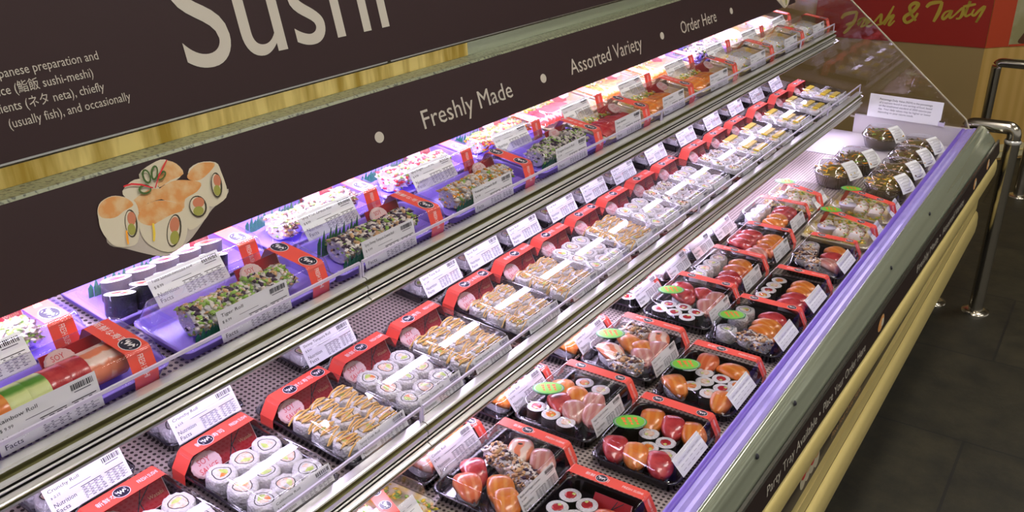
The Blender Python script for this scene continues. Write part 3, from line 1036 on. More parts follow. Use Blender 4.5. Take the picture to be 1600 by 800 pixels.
def lid_mesh(w, d, h, top, r=0.014, inset=0.013):
    q = MB()
    rg = [rrect(w - 0.0015, d - 0.0015, r, h - 0.002), rrect(w - 0.001, d - 0.001, r, h + 0.0018), rrect(w - 0.008, d - 0.008, r, h + 0.002),
          rrect(w - 0.010, d - 0.010, r, h + 0.005), rrect(w - inset * 2 + 0.004, d - inset * 2 + 0.004, r, top - 0.005), rrect(w - inset * 2, d - inset * 2, r * 0.9, top - 0.001),
          rrect(w - inset * 2 - 0.005, d - inset * 2 - 0.005, r * 0.8, top), rrect(w - inset * 2 - 0.012, d - inset * 2 - 0.012, r * 0.7, top - 0.0008)]
    q.loft(rg, 'lid', True, False, True)
    return q.mesh('lid')


def band_logo(q, mtx, cx, cy, r, ang=0):
    m = mtx @ Matrix.Translation((cx, cy, 0)) @ Matrix.Rotation(ang, 4, 'Z')
    q.disc(0, 0, r * 1.08, r * 0.95, 'white_ink', m, 0.0005, 18)
    q.disc(0, 0, r, r * 0.88, 'band_logo', m, 0.0007, 18)
    for a in (0.55, math.pi - 0.55, math.pi + 0.55, -0.55):
        q.disc(math.cos(a) * r * 0.72, math.sin(a) * r * 0.66, r * 0.16, r * 0.05, 'white_ink', m, 0.0009, 8, a + math.pi / 2)
    pp = [(-0.62 * r, 0.05 * r), (-0.35 * r, 0.28 * r), (-0.25 * r, -0.25 * r), (0.0, 0.2 * r), (0.1 * r, -0.2 * r), (0.35 * r, 0.22 * r), (0.6 * r, -0.05 * r)]
    ribbon(q, pp, r * 0.17, 'white_ink', m, 0.0009)


def band_mesh(span, w, h, top, inset=0.013, drop=None, logos=(0.25, 0.8), jp=True):
    """paper band over a lid: runs along local +u (span), width along v; local u -> +X, v -> +Y"""
    q = MB()
    e = 0.0007
    s2 = span / 2
    path = [(-s2 - e, 0.006), (-s2 - e, h + 0.003), (-s2 + inset - e, top - 0.003), (-s2 + inset + 0.004, top + e), (s2 - inset - 0.004, top + e), (s2 - inset + e, top - 0.003), (s2 + e, h + 0.003), (s2 + e, 0.006)]
    rings = [[(x, -w / 2, z) for x, z in path], [(x, w / 2, z) for x, z in path]]
    n = len(path)
    q.add(rings[0] + rings[1], [(i, i + 1, n + i + 1, n + i) for i in range(n - 1)], 'band_red')
    mt = frame((0, 0, top + e), (1, 0, 0), (0, 1, 0))
    half = s2 - inset - 0.004
    for t in logos:
        band_logo(q, mt, -half + 2 * half * t, 0, w * 0.40)
    if jp:
        q.text('新鮮な寿司', mt, w * 0.36, 'white_ink', x=-half + 2 * half * (0.5 if len(logos) > 1 else 0.36), y=-w * 0.14, anchor='c', z=0.0006)
        q.text('FRESH SUSHI', mt, w * 0.34, 'white_ink', x=half * 0.96 if len(logos) < 2 else -half * 0.05, y=-w * 0.12, anchor='r' if len(logos) < 2 else 'l', z=0.0006, width=half * 0.55) if len(logos) < 2 else None
    # folded front face
    dx, dz = inset, -(top - h - 0.006)
    ms = frame((s2 - inset + e, 0, top - 0.003), (dx, 0, dz), (0, 1, 0))
    ln = math.hypot(dx, dz)
    q.text('FRESH SUSHI', ms, w * 0.34, 'white_ink', x=ln * 0.10, y=-w * 0.12, width=ln * 1.0, z=0.0006)
    return q.mesh('paper_band')


def label_mesh(title, price, w, h, paper, facts=True, curl=0.0):
    q = MB()
    n = 6
    vs, fs = [], []
    for i in range(n + 1):
        t = i / n
        z = curl * math.sin(math.pi * t)
        for y in (0, h):
            vs.append((-w / 2 + w * t, y, z))
    for i in range(n):
        fs.append((2 * i, 2 * i + 2, 2 * i + 3, 2 * i + 1))
    nv = len(vs)
    vs += [(x, y, z - 0.0005) for x, y, z in vs]
    fs += [tuple(reversed([k + nv for k in f])) for f in fs]
    q.add(vs, fs, paper)
    I = Matrix.Identity(4)
    z = curl + 0.0004
    x = -w / 2 + w * 0.05
    if title:
        tw = min(w * 0.55, len(title) * h * 0.085)
        q.text(title, I, h * 0.15, 'ink', x=x, y=h * 0.78, width=tw, z=z)
    q.text('$ ' + price, I, h * 0.12, 'ink', x=x, y=h * 0.58, z=z, width=w * 0.12)
    rr = random.Random(len(title or '') + int(float(price) * 100))
    bx = w * 0.24
    while bx < w * 0.46:                       # bar code
        t = rr.uniform(0.0006, 0.0019)
        q.rect(bx, h * 0.76, bx + t, h * 0.92, 'ink', I, z)
        bx += t + rr.uniform(0.0005, 0.0016)
    q.rect(w * 0.26, h * 0.69, w * 0.43, h * 0.715, 'ink_grey', I, z)
    q.rect(-w * 0.22, h * 0.60, w * 0.05, h * 0.615, 'ink_grey', I, z)
    if facts:
        q.text('Nutrition', I, h * 0.19, 'ink', x=x, y=h * 0.30, width=w * 0.27, z=z)
        q.text('Facts', I, h * 0.19, 'ink', x=x, y=h * 0.11, width=w * 0.16, z=z)
        for k in range(5):
            y = h * (0.47 - 0.085 * k)
            q.rect(-w * 0.10, y, w * (0.18 if k % 2 else 0.16), y + h * (0.022 if k == 0 else 0.012), 'ink' if k == 0 else 'ink_grey', I, z)
            q.rect(w * 0.21, y, w * 0.46, y + h * (0.022 if k == 0 else 0.012), 'ink' if k == 0 else 'ink_grey', I, z)
            for c in range(7):
                xx = -w * 0.09 + c * w * 0.075 + (0.02 * w if c > 3 else 0)
                q.rect(xx, y - h * 0.05, xx + rr.uniform(0.3, 0.9) * w * 0.06, y - h * 0.025, 'ink_grey', I, z)
    return q.mesh('price_label')


def back_label_mesh(w, h):
    q = MB()
    q.add([(-w / 2, 0, 0), (w / 2, 0, 0), (w / 2, h, 0), (-w / 2, h, 0), (-w / 2, 0, -0.0006), (w / 2, 0, -0.0006), (w / 2, h, -0.0006), (-w / 2, h, -0.0006)],
          [(0, 1, 2, 3), (7, 6, 5, 4), (0, 4, 5, 1), (1, 5, 6, 2), (2, 6, 7, 3), (3, 7, 4, 0)], 'paper')
    I = Matrix.Identity(4)
    for k in range(3):
        for c in range(5):
            xx = -w * 0.4 + c * w * 0.17
            q.rect(xx, h * (0.2 + 0.22 * k), xx + w * 0.11, h * (0.215 + 0.22 * k), 'ink_grey', I, 0.0004)
    return q.mesh('price_label')


def uramaki_mesh(v, r=0.0226, h=0.031):
    rr = random.Random(40 + v)
    q = MB()
    n = 26
    nori = [0.56 + 0.05 * math.sin(3 * 2 * math.pi * i / n + v) + rr.uniform(-0.02, 0.02) for i in range(n)]

    def ring(f, z, jr=0.0, jz=0.0):
        return [((r * (f[i] if isinstance(f, list) else f) + rr.uniform(-jr, jr)) * math.cos(2 * math.pi * i / n),
                 (r * (f[i] if isinstance(f, list) else f) + rr.uniform(-jr, jr)) * math.sin(2 * math.pi * i / n), z + rr.uniform(-jz, jz)) for i in range(n)]
    j = 0.0011
    q.loft([ring(0.94, 0, j), ring(1.0, h * 0.2, j), ring(1.01, h * 0.5, j, j), ring(1.0, h * 0.85, j, j), ring(0.95, h * 0.97, j, j), ring(0.82, h, j, j),
            ring(0.70, h * 0.985, j, j), ring([x + 0.07 for x in nori], h * 0.98)], 'rice', True)
    q.loft([ring([x + 0.07 for x in nori], h * 0.98), ring(nori, h * 0.985)], 'nori', True)
    q.loft([ring(nori, h * 0.985), ring([x * 0.72 for x in nori], h * 0.99, 0, j)], 'rice' if v % 2 else 'crab', True)
    core = ring([x * 0.72 for x in nori], h * 0.99)
    a0 = rr.randrange(n)
    ml = []
    for i in range(n):
        k = (i - a0) % n
        ml.append('avocado' if k < 10 else ('crab' if k < 20 else ('salmon' if v % 3 == 0 else 'rice')))
    q.add(core + [(0, 0, h * 1.0)], [(i, (i + 1) % n, n) for i in range(n)], ml, True)
    return q.mesh('uramaki_roll')


def maki_mesh(v, r=0.0185, h=0.026):
    rr = random.Random(90 + v)
    q = MB()
    n = 22

    def ring(f, z, jr=0.0):
        return [((r * f * (1 + 0.03 * math.sin(2 * a + v)) + rr.uniform(-jr, jr)) * math.cos(a), (r * f + rr.uniform(-jr, jr)) * math.sin(a), z + rr.uniform(-jr, jr))
                for a in [2 * math.pi * i / n for i in range(n)]]
    q.loft([ring(1, 0), ring(1, h * 0.97)], 'nori', True)
    q.loft([ring(1, h * 0.97), ring(0.93, h, 0.0003), ring(0.8, h * 1.01, 0.0005), ring(0.52, h * 1.0, 0.0005)], 'rice', True)
    return q.mesh('maki_roll')


def maki_fill_mesh(v, mat, r=0.0185, h=0.026):
    rr = random.Random(190 + v)
    q = MB()
    n = 14
    pts = [[(r * f * (0.55 + rr.uniform(-0.07, 0.07)) * math.cos(a), r * f * (0.52 + rr.uniform(-0.07, 0.07)) * math.sin(a), z) for a in [2 * math.pi * i / n for i in range(n)]]
           for f, z in ((1, h * 0.985), (0.95, h * 1.02), (0.6, h * 1.03))]
    q.loft(pts, mat, True, False, True)
    q.add([(r * 0.1, r * 0.1, h * 1.04), (r * 0.42, r * 0.12, h * 1.035), (r * 0.36, r * 0.42, h * 1.035), (r * 0.08, r * 0.36, h * 1.04)], [(0, 1, 2, 3)], 'avocado')
    return q.mesh('filling')


def topping_mesh(mat, v=0, L=0.075, Wd=0.044, hz=0.039, wrap=False):
    """slice of fish draped over a rice ball, long axis along local y"""
    rr = random.Random(300 + v)
    q = MB()
    nt2, ns = 13, 10
    up, dn = [], []
    for i in range(nt2):
        t = -1 + 2 * i / (nt2 - 1)
        w = Wd / 2 * (max(0.02, 1 - abs(t) ** 3.2)) ** 0.5 * (1 + 0.07 * math.sin(3 * t + v))
        zc = hz - 0.009 * t * t - 0.006 * abs(t) ** 4
        ru, rd_ = [], []
        for k in range(ns + 1):
            s = -1 + 2 * k / ns
            z = zc - 0.011 * abs(s) ** 2.6 * (1 - 0.4 * t * t)
            x = w * math.sin(s * math.pi / 2) * 1.02
            ru.append((x + 0.002 * math.sin(2 * t + v), t * L / 2, z + rr.uniform(-0.0003, 0.0003)))
            rd_.append((x * 0.96, t * L / 2 * 0.98, z - 0.006))
        up.append(ru)
        dn.append(rd_)
    rings = [u + d[::-1] for u, d in zip(up, dn)]
    q.loft(rings, mat, True, True, True)
    return q.mesh('fish_topping')


def riceball_mesh(v=0, L=0.062, Wd=0.036, hz=0.029):
    rr = random.Random(400 + v)
    q = MB()
    rings = []
    for i in range(8):
        p = i / 7
        z = hz * p
        f = (1 - (abs(p - 0.4) / 0.75) ** 3) ** 0.5 if p < 0.95 else 0.55
        rings.append([((Wd / 2 * f + rr.uniform(-0.0007, 0.0007)) * math.copysign(abs(math.cos(a)) ** 0.8, math.cos(a)),
                       (L / 2 * f + rr.uniform(-0.0007, 0.0007)) * math.copysign(abs(math.sin(a)) ** 0.8, math.sin(a)), z) for a in [2 * math.pi * k / 20 for k in range(20)]])
    q.loft(rings, 'rice', True, True, True)
    return q.mesh('nigiri')


def crumb(q, rr, c, s, mat, elong=1.0):
    m = Matrix.Translation(c) @ Matrix.Rotation(rr.uniform(0, 6.3), 4, 'Z') @ Matrix.Rotation(rr.uniform(-0.9, 0.9), 4, 'X') @ Matrix.Diagonal((s * elong, s, s * 0.7, 1))
    p = [(1, 0, 0), (-1, 0, 0), (0, 1, 0), (0, -1, 0), (0, 0, 1), (0, 0, -1)]
    q.add([(x * 0.6, y * 0.6, z * 0.6) for x, y, z in p], [(0, 2, 4), (2, 1, 4), (1, 3, 4), (3, 0, 4), (2, 0, 5), (1, 2, 5), (3, 1, 5), (0, 3, 5)], mat, True, m)


PAL = {'tiger': ('crumb_green', 'crumb_white', 'crumb_tan', 'crumb_green', 'crumb_white', 'crumb_purple'),
       'scallion': ('crumb_white', 'crumb_green', 'crumb_white', 'crumb_green', 'crumb_white'),
       'crab': ('crumb_white', 'crumb_white', 'crumb_tan', 'crumb_white', 'crumb_brown', 'crumb_green'),
       'shrimp': ('crumb_white', 'crumb_purple', 'crumb_white', 'crumb_tan', 'crumb_purple', 'crumb_green'),
       'red': ('crumb_white', 'crumb_red', 'crumb_white', 'crumb_red', 'crumb_green'),
       'orange': ('crumb_white', 'crumb_orange', 'crumb_white', 'crumb_white', 'crumb_green', 'crumb_tan'),
       'amber': ('crumb_tan', 'crumb_orange', 'crumb_white', 'crumb_yellow', 'crumb_green', 'crumb_red'),
       'mono': ('crumb_white', 'crumb_purple', 'crumb_white', 'crumb_white', 'crumb_green', 'crumb_purple'),
       'sesame': ('crumb_tan', 'crumb_white', 'crumb_brown', 'crumb_tan', 'crumb_white', 'crumb_purple'),
       'salad': ('crumb_yellow', 'crumb_green', 'crumb_white', 'crumb_tan', 'crumb_yellow'),
       'noodle': ('crumb_white', 'crumb_tan', 'crumb_green', 'crumb_white', 'crumb_yellow')}


def slice_mesh(pal, v, L=0.0235, rx=0.027, hz=0.041, n=85):
    """one cut of a topped roll, roll axis along local y"""
    rr = random.Random(hash(pal) % 1000 if False else sum(map(ord, pal)) + 7 * v)
    q = MB()
    rings = []
    for i, (t, f) in enumerate(((-1, 0.86), (-0.9, 0.97), (-0.3, 1.0), (0.3, 1.0), (0.9, 0.97), (1, 0.86))):
        ring = []
        for k in range(20):
            a = 2 * math.pi * k / 20
            ring.append((rx * f * math.cos(a) * 0.92 + rr.uniform(-0.0006, 0.0006), t * L / 2, hz / 2 + hz / 2 * f * math.sin(a) * 0.96 + rr.uniform(-0.0006, 0.0006)))
        rings.append(ring)
    q.loft(rings, 'rice', True, True, True)
    ms = PAL[pal]
    for _ in range(26):
        a, f = rr.uniform(0, 6.283), 0.85 * rr.random() ** 0.5
        crumb(q, rr, (rx * f * math.cos(a), rr.choice((-1, 1)) * L / 2, hz / 2 * (1 + f * math.sin(a))), rr.uniform(0.004, 0.007), rr.choice(ms), 1.4)
    for _ in range(n):
        a = rr.uniform(0.15, math.pi - 0.05) if rr.random() < 0.85 else rr.uniform(-0.6, 0.3)
        t = rr.uniform(-1, 1)
        s = rr.uniform(0.0045, 0.0098)
        crumb(q, rr, (rx * 0.96 * math.cos(a), t * L / 2, hz / 2 + (hz / 2) * math.sin(a) * 1.0), s, rr.choice(ms), rr.uniform(1.0, 1.9))
    return q.mesh('roll_slice')


def draped_slice_mesh(mat, v, L=0.026, rx=0.027, hz=0.042):
    rr = random.Random(70 + v)
    q = MB()
    rings = []
    for t, f in ((-1, 0.88), (-0.85, 0.98), (0, 1.0), (0.85, 0.98), (1, 0.88)):
        rings.append([(rx * f * math.cos(a) * 0.9, t * L / 2, hz / 2 + hz / 2 * f * math.sin(a) * 0.94) for a in [2 * math.pi * k / 20 for k in range(20)]])
    q.loft(rings, 'rice', True, True, True)
    return q.mesh('roll_slice')


def drape_mesh(mat, v, L=0.03, rx=0.0285, hz=0.0445):
    rr = random.Random(75 + v)
    q = MB()
    outer, inner = [], []
    for t in (-1, -0.92, -0.4, 0.2, 0.8, 1):
        f = 1.02 if abs(t) < 0.95 else 0.95
        lean = 0.35
        outer.append([(rx * f * math.cos(a), (t + lean * math.sin(a) - lean * 0.6) * L / 2, hz / 2 + hz / 2 * f * math.sin(a)) for a in [rad(-25) + rad(215) * k / 14 for k in range(15)]])
        inner.append([(rx * 0.9 * math.cos(a), (t * 0.96 + lean * math.sin(a) - lean * 0.6) * L / 2, hz / 2 + hz / 2 * 0.9 * math.sin(a)) for a in [rad(-25) + rad(215) * k / 14 for k in range(15)]])
    q.loft([o + i[::-1] for o, i in zip(outer, inner)], mat, True, True, True)
    return q.mesh('fish_topping')


def futomaki_mesh(v):
    rr = random.Random(80 + v)
    q = MB()
    n = 18
    r, h = 0.022, 0.034
    sl = 0.40
    lo = [(r * math.cos(a), r * math.sin(a), 0) for a in [2 * math.pi * k / n for k in range(n)]]
    hi = [(x, y, h + sl * y) for x, y, _ in lo]
    q.loft([lo, hi], 'nori', True, True)
    hi2 = [(x * 0.96, y * 0.96, h + sl * y * 0.96 + 0.0006) for x, y, _ in lo]
    hi3 = [(x * 0.62, y * 0.62, h + sl * y * 0.62 + 0.001) for x, y, _ in lo]
    q.loft([hi, hi2, hi3], 'rice', True)
    q.add(hi3 + [(0, 0, h + 0.002)], [(k, (k + 1) % n, n) for k in range(n)], ['tuna' if k < 8 else ('avocado' if k < 12 else 'salmon') for k in range(n)], True)
    return q.mesh('futomaki_slice')


def grass_mesh(L, h):
    q = MB()
    n = max(6, int(L / 0.008))
    fr, bk2 = [], []
    vs, fs = [], []
    for i in range(n):
        x0, x1 = -L / 2 + L * i / n, -L / 2 + L * (i + 1) / n
        hh = h * (1.0 if i % 2 else 0.78)
        c = 0.002 * math.sin(i * 0.9)
        b0 = len(vs)
        for dx in (0, 0.0006):
            vs += [(dx + c, x0, 0), (dx + c, x1, 0), (dx + c, x1, h * 0.55), (dx + c + 0.001, (x0 + x1) / 2, hh), (dx + c, x0, h * 0.55)]
        fs += [tuple(b0 + k for k in (0, 1, 2, 3, 4)), tuple(b0 + k for k in (9, 8, 7, 6, 5))]
        fs += [tuple(b0 + k for k in (4, 3, 8, 9)), tuple(b0 + k for k in (3, 2, 7, 8))]
    q.add(vs, fs, 'grass')
    return q.mesh('plastic_grass')


def card_mesh(w, h, lines=True):
    """red condiment card, reading along +y, leaning back"""
    q = MB()
    q.box((0, 0, -0.0015), (w, h, 0.003), 'card_red')
    I = Matrix.Identity(4)
    if lines:
        ribbon(q, [(-w * 0.1, -h * 0.45), (w * 0.02, 0), (w * 0.12, h * 0.45)], 0.0010, 'ink', I, 0.0004)
        ribbon(q, [(w * 0.05, -h * 0.45), (w * 0.03, 0), (w * 0.28, h * 0.45)], 0.0010, 'ink', I, 0.0005)
    q.text('Wasabi', I, h * 0.22, 'crumb_tan', x=w * 0.30, y=-h * 0.1, anchor='c', z=0.0005, width=w * 0.26)
    q.rect(-w / 2, -h / 2, w / 2, -h / 2 + 0.0012, 'sachet', I, 0.0003)
    q.rect(w / 2 - 0.0012, -h / 2, w / 2, h / 2, 'sachet', I, 0.0003)
    return q.mesh('condiment_card')


def sachet_mesh(r, mat='sachet'):
    q = MB()
    pts = []
    n = 36
    for i in range(n):
        a = 2 * math.pi * i / n
        k = 1 + 0.018 * (1 if i % 2 else -1)
        x, y = r * 1.12 * k * math.cos(a), max(-0.72 * r, r * 0.9 * k * math.sin(a))
        pts.append((x, y))
    q.loft([[(x, y, -0.002) for x, y in pts], [(x, y, 0.0) for x, y in pts], [(x * 0.9, y * 0.9, 0.0018) for x, y in pts]], mat, False, True, True)
    I = Matrix.Identity(4)
    q.text('SOY', I, r * 0.60, 'red_ink', x=-r * 0.1, y=r * 0.12, anchor='c', z=0.0021, width=r * 0.95)
    q.text('SAUCE', I, r * 0.56, 'red_ink', x=0, y=-r * 0.48, anchor='c', z=0.0021, width=r * 1.45)
    return q.mesh('soy_sauce_packet')


def sticker_mesh(rx, ry):
    q = MB()
    I = Matrix.Identity(4)
    n = 26
    q.loft([[(rx * f * math.cos(a), ry * f * math.sin(a), z) for a in [2 * math.pi * i / n for i in range(n)]] for f, z in ((1.0, 0.0), (1.0, 0.0005))], 'sticker_rim', False, True, True)
    q.disc(0, 0, rx * 0.93, ry * 0.92, 'sticker_grey', I, 0.0007, n)
    q.disc(0, 0, rx * 0.84, ry * 0.90, 'sticker', I, 0.0009, n)
    for i, x in enumerate((-0.36, 0.0, 0.34)):
        for k in range(3):
            yy = ry * (0.42 - 0.36 * k)
            q.add([(rx * (x - 0.10 + 0.05 * k), yy - ry * 0.16, 0.0011), (rx * (x + 0.09 + 0.05 * k), yy - ry * 0.16, 0.0011), (rx * (x + 0.12 - 0.03 * k), yy + ry * 0.13, 0.0011), (rx * (x - 0.12 + 0.07 * k), yy + ry * 0.13, 0.0011)],
                  [(0, 1, 2, 3)], 'orange_ink')
    return q.mesh('promo_sticker')


def drizzle_mesh(spots, v, dense=False, mat='mayo'):
    rr = random.Random(500 + v)
    q = MB()
    for (x, y) in spots:
        k = 4 if dense else 3
        pts = []
        for i in range(k * 2 + 1):
            t = i / (k * 2)
            pts.append((x - 0.021 + 0.042 * t + rr.uniform(-0.002, 0.002), y + (0.019 if i % 2 else -0.019) * (1 + rr.uniform(-0.15, 0.15)), 0.0378 + rr.uniform(0, 0.001)))
        pts = smooth_open(pts, 4)
        q.tube([(a, b_, c - 0.010 * max(0, math.hypot(a - x, b_ - y) - 0.019) / 0.006) for a, b_, c in pts], 0.0017 if not dense else 0.0011, mat, 6)
    return q.mesh('sauce_drizzle')


def salad_mesh(pal, w, d, h, n, v, base='rice'):
    rr = random.Random(600 + v)
    q = MB()
    rg = []
    for f, z in ((1.0, 0), (1.0, h * 0.4), (0.85, h * 0.75), (0.5, h), (0.1, h * 1.05)):
        rg.append([(w / 2 * f * math.cos(a) * (1 + 0.1 * math.sin(3 * a + v)), d / 2 * f * math.sin(a), z) for a in [2 * math.pi * k / 18 for k in range(18)]])
    q.loft(rg, base, True, True, True)
    for _ in range(n):
        a, f = rr.uniform(0, 6.283), rr.random() ** 0.5
        z = h * (1 - f ** 3 * 0.6)
        crumb(q, rr, (w / 2 * f * math.cos(a), d / 2 * f * math.sin(a), z), rr.uniform(0.004, 0.008), rr.choice(PAL[pal]), rr.uniform(1, 2.6))
    return q.mesh('salad')


def put(parent, name, key, fn, loc=(0, 0, 0), rz=0, label=None, kind=None, mtx=None):
    o = link(name, cached(key, fn), parent, loc, (0, 0, rz) if rz else None, None, label, kind)
    if mtx is not None:
        o.matrix_local = mtx
    return o


def lab(parent, title, price, paper, w, h, x, z, th, y=0.0, label=None, curl=0.0, facts=True, tilt=0.0):
    """label whose lower edge sits at local (x, y, z), leaning back by th from upright"""
    mt = frame((x, y, z), (0, math.cos(tilt), math.sin(tilt)), (-math.sin(th), 0, math.cos(th)))
    return put(parent, 'price_label', ('lab', title, price, paper, w, h, facts, curl), lambda: label_mesh(title, price, w, h, paper, facts, curl), mtx=mt, label=label)


FISH = {'s': 'salmon', 'd': 'salmon_deep', 't': 'tuna', 'w': 'whitefish', 'p': 'shrimp'}
FISH_NAME = {'s': 'orange salmon topping', 'd': 'deep orange salmon topping', 't': 'dark red tuna topping', 'w': 'pink white fish topping', 'p': 'orange and white shrimp topping'}


def add_nigiri(t, x, y, f, v, rz=0.0, z=0.004):
    o = put(t, 'nigiri', ('rb', v % 3), lambda: riceball_mesh(v % 3), (x, y, z), rz)
    put(o, 'fish_topping', ('top', f, v % 4), lambda: topping_mesh(FISH[f], v % 4), (0, 0, 0), 0, FISH_NAME[f])
    if f == 'p' and v % 2 == 0:
        def nb():
            q = MB()
            q.tube([(-0.0195, 0, 0.012), (-0.0185, 0, 0.028), (-0.010, 0, 0.0365), (0.0, 0, 0.0385), (0.010, 0, 0.0365), (0.0185, 0, 0.028), (0.0195, 0, 0.012)], 0.0035, 'nori', 6, flat=0.4)
            return q.mesh('nori_belt')
        put(o, 'nori_belt', 'noribelt', nb)
    return o


def add_maki(t, x, y, v, mat='tuna', z=0.004):
    o = put(t, 'maki_roll', ('mk', v % 4), lambda: maki_mesh(v % 4), (x, y, z), 0.7 * v)
    put(o, 'filling', ('mkf', v % 3, mat), lambda: maki_fill_mesh(v % 3, mat))
    return o


def add_ura(t, x, y, v, z=0.004):
    return put(t, 'uramaki_roll', ('ur', v % 6), lambda: uramaki_mesh(v % 6), (x, y, z), 1.3 * v)


# ------------------------------------------------------------------ middle shelf, front row
TH_, TT = 0.022, 0.051      # tray rim height, lid top


def roll_package(x, y, label, style, title, price, group, w=0.222, d=0.148, rz=0.0, cardtilt=True, seed=0):
    """x: world X of centre; band at the back, label on the front"""
    rr = random.Random(900 + seed)
    X_, Z_, T_ = on_deck('mid', 0.010 + w / 2 + x)
    t = thing('uramaki_package', label, 'sushi package', (X_, y, Z_), rz, group, T_)
    put(t, 'tray', ('tb', w, d), lambda: tray_mesh(w, d, TH_, 'tray_black'))
    put(t, 'lid', ('lb', w, d), lambda: lid_mesh(w, d, TH_, TT))
    bm = Matrix.Translation((-w / 2 + 0.035, 0, 0)) @ Matrix.Rotation(math.pi / 2, 4, 'Z') @ Matrix.Rotation(0, 4, 'Z')
    var = seed % 3
    put(t, 'paper_band', ('bd', d, var), lambda: band_mesh(d, 0.029, TH_, TT, logos=((0.48,), (0.30,), (0.86, 0.30))[var]), mtx=bm)
    cm = frame((-w / 2 + 0.047, 0.012, 0.026), (0, 1, 0), (-0.55, 0, 0.83))
    put(t, 'condiment_card', 'card', lambda: card_mesh(0.095, 0.038), mtx=cm)
    sm_ = frame((-w / 2 + 0.056, -0.040, 0.028), (0, 1, 0.0), (-0.75, 0, 0.66))
    put(t, 'soy_sauce_packet', 'sachet', lambda: sachet_mesh(0.0225), mtx=sm_)
    spots = []
    k = 0
    for i in range(3):
        for j in range(3):
            px, py = -0.018 + 0.0435 * i + rr.uniform(-0.001, 0.001), -0.0435 + 0.0435 * j + rr.uniform(-0.001, 0.001)
            add_ura(t, px, py, seed * 3 + k)
            spots.append((px, py))
            k += 1
    if style == 'drizzle':
        put(t, 'sauce_drizzle', ('dz', seed % 2), lambda: drizzle_mesh(spots, seed % 2), label='orange sauce drizzle')
    elif style == 'dense':
        put(t, 'sauce_drizzle', ('dd', seed % 2), lambda: drizzle_mesh(spots, seed % 2, True), label='pale orange sauce in fine lines')
    elif style == 'crumb':
        def cm_():
            q = MB()
            r2 = random.Random(33)
            for sx, sy in spots:
                for _ in range(16):
                    a, f = r2.uniform(0, 6.28), r2.random() ** 0.5 * 0.018
                    crumb(q, r2, (sx + f * math.cos(a), sy + f * math.sin(a), 0.0365), r2.uniform(0.003, 0.005), r2.choice(PAL['sesame']))
            return q.mesh('crumb_topping')
        put(t, 'crumb_topping', 'crumbtop', cm_, label='tan and white crumb topping', kind='stuff')
    elif style == 'yellow':
        def ys():
            q = MB()
            for sx in (-0.03, 0.035, 0.07):
                q.box((sx, 0.012, 0.038), (0.018, 0.085, 0.004), 'crumb_yellow')
            return q.mesh('yellow_garnish')
        put(t, 'yellow_garnish', 'yg', ys, label='yellow garnish strips')
    lab(t, title, price, 'paper', 0.112, 0.036, w / 2 + 0.001, 0.016, rad(28), y=0.004)
    return t


MIDX = -0.948
mid = [  # start Y, style, title, price, label
    (0.498, 'plain', 'California Roll', '6.99', 'roll package cut by the lower edge of the photo on the middle shelf'),
    (0.664, 'plain', 'California Roll', '6.99', 'plain avocado rolls with a full SOY SAUCE sachet, second front package on middle shelf'),
    (0.836, 'drizzle', 'Spicy Crab Roll', '8.99', 'rolls under thick orange sauce zigzags, third front package on the middle shelf'),
    (0.986, 'plain', 'Shrimp Tempura Roll', '8.99', 'plain rolls with green and yellow centres beside the rail joint, fourth on the middle shelf'),
    (1.139, 'drizzle', 'Shrimp Crunch Roll', '8.99', 'loosely sauced rolls with a little green, fifth front package on the middle shelf'),
    (1.319, 'dense', 'Spicy Tuna Roll', '7.99', 'rolls covered in fine pale sauce lines, sixth front package on the middle shelf'),
    (1.487, 'dense', 'Spicy Salmon Roll', '7.99', 'rolls covered in fine pale sauce lines, seventh front package on the middle shelf'),
    (1.637, 'plain', 'California Roll', '6.99', 'plain pale rolls between two sauced packages, eighth front package on the middle shelf'),
    (1.7925, 'drizzle', 'Spicy Crab Roll', '8.99', 'orange sauced rolls beside a bright red card, ninth front package on the middle shelf'),
    (1.950, 'plain', 'Philadelphia Roll', '7.99', 'plain rolls with salmon centres, tenth front package on the middle shelf'),
    (2.110, 'crumb', 'Crunch Roll', '8.99', 'rolls with tan crumbs on top, eleventh front package on the middle shelf'),
    (2.266, 'plain', 'Tuna Roll', '7.99', 'plain rolls with dark red centres, twelfth front package on the middle shelf'),
    (2.466, 'crumb', 'Crunch Roll', '8.99', 'crumb topped rolls at the second rail clip, thirteenth front package on the middle shelf'),
    (2.637, 'yellow', 'Tempura Roll', '8.99', 'rolls with yellow garnish, fifth from the far end of the middle shelf'),
    (2.806, 'yellow', 'Tempura Roll', '8.99', 'rolls with yellow garnish, fourth from the far end of the middle shelf'),
    (3.022, 'yellow', 'Tempura Roll', '8.99', 'rolls with yellow garnish, third from the far end of the middle shelf'),
    (3.240, 'yellow', 'Tempura Roll', '8.99', 'rolls with yellow garnish, second from the far end of the middle shelf'),
    (3.440, 'yellow', 'Tempura Roll', '8.99', 'rolls with yellow garnish, farthest front package on the middle shelf'),
]
for i, (ys_, st, ti, pr_, lb_) in enumerate(mid):
    roll_package(R.uniform(0.0, 0.004), ys_ + 0.077, lb_, st, ti, pr_, 'roll packages in the front row of the middle shelf', seed=i, rz=R.uniform(-0.008, 0.008))


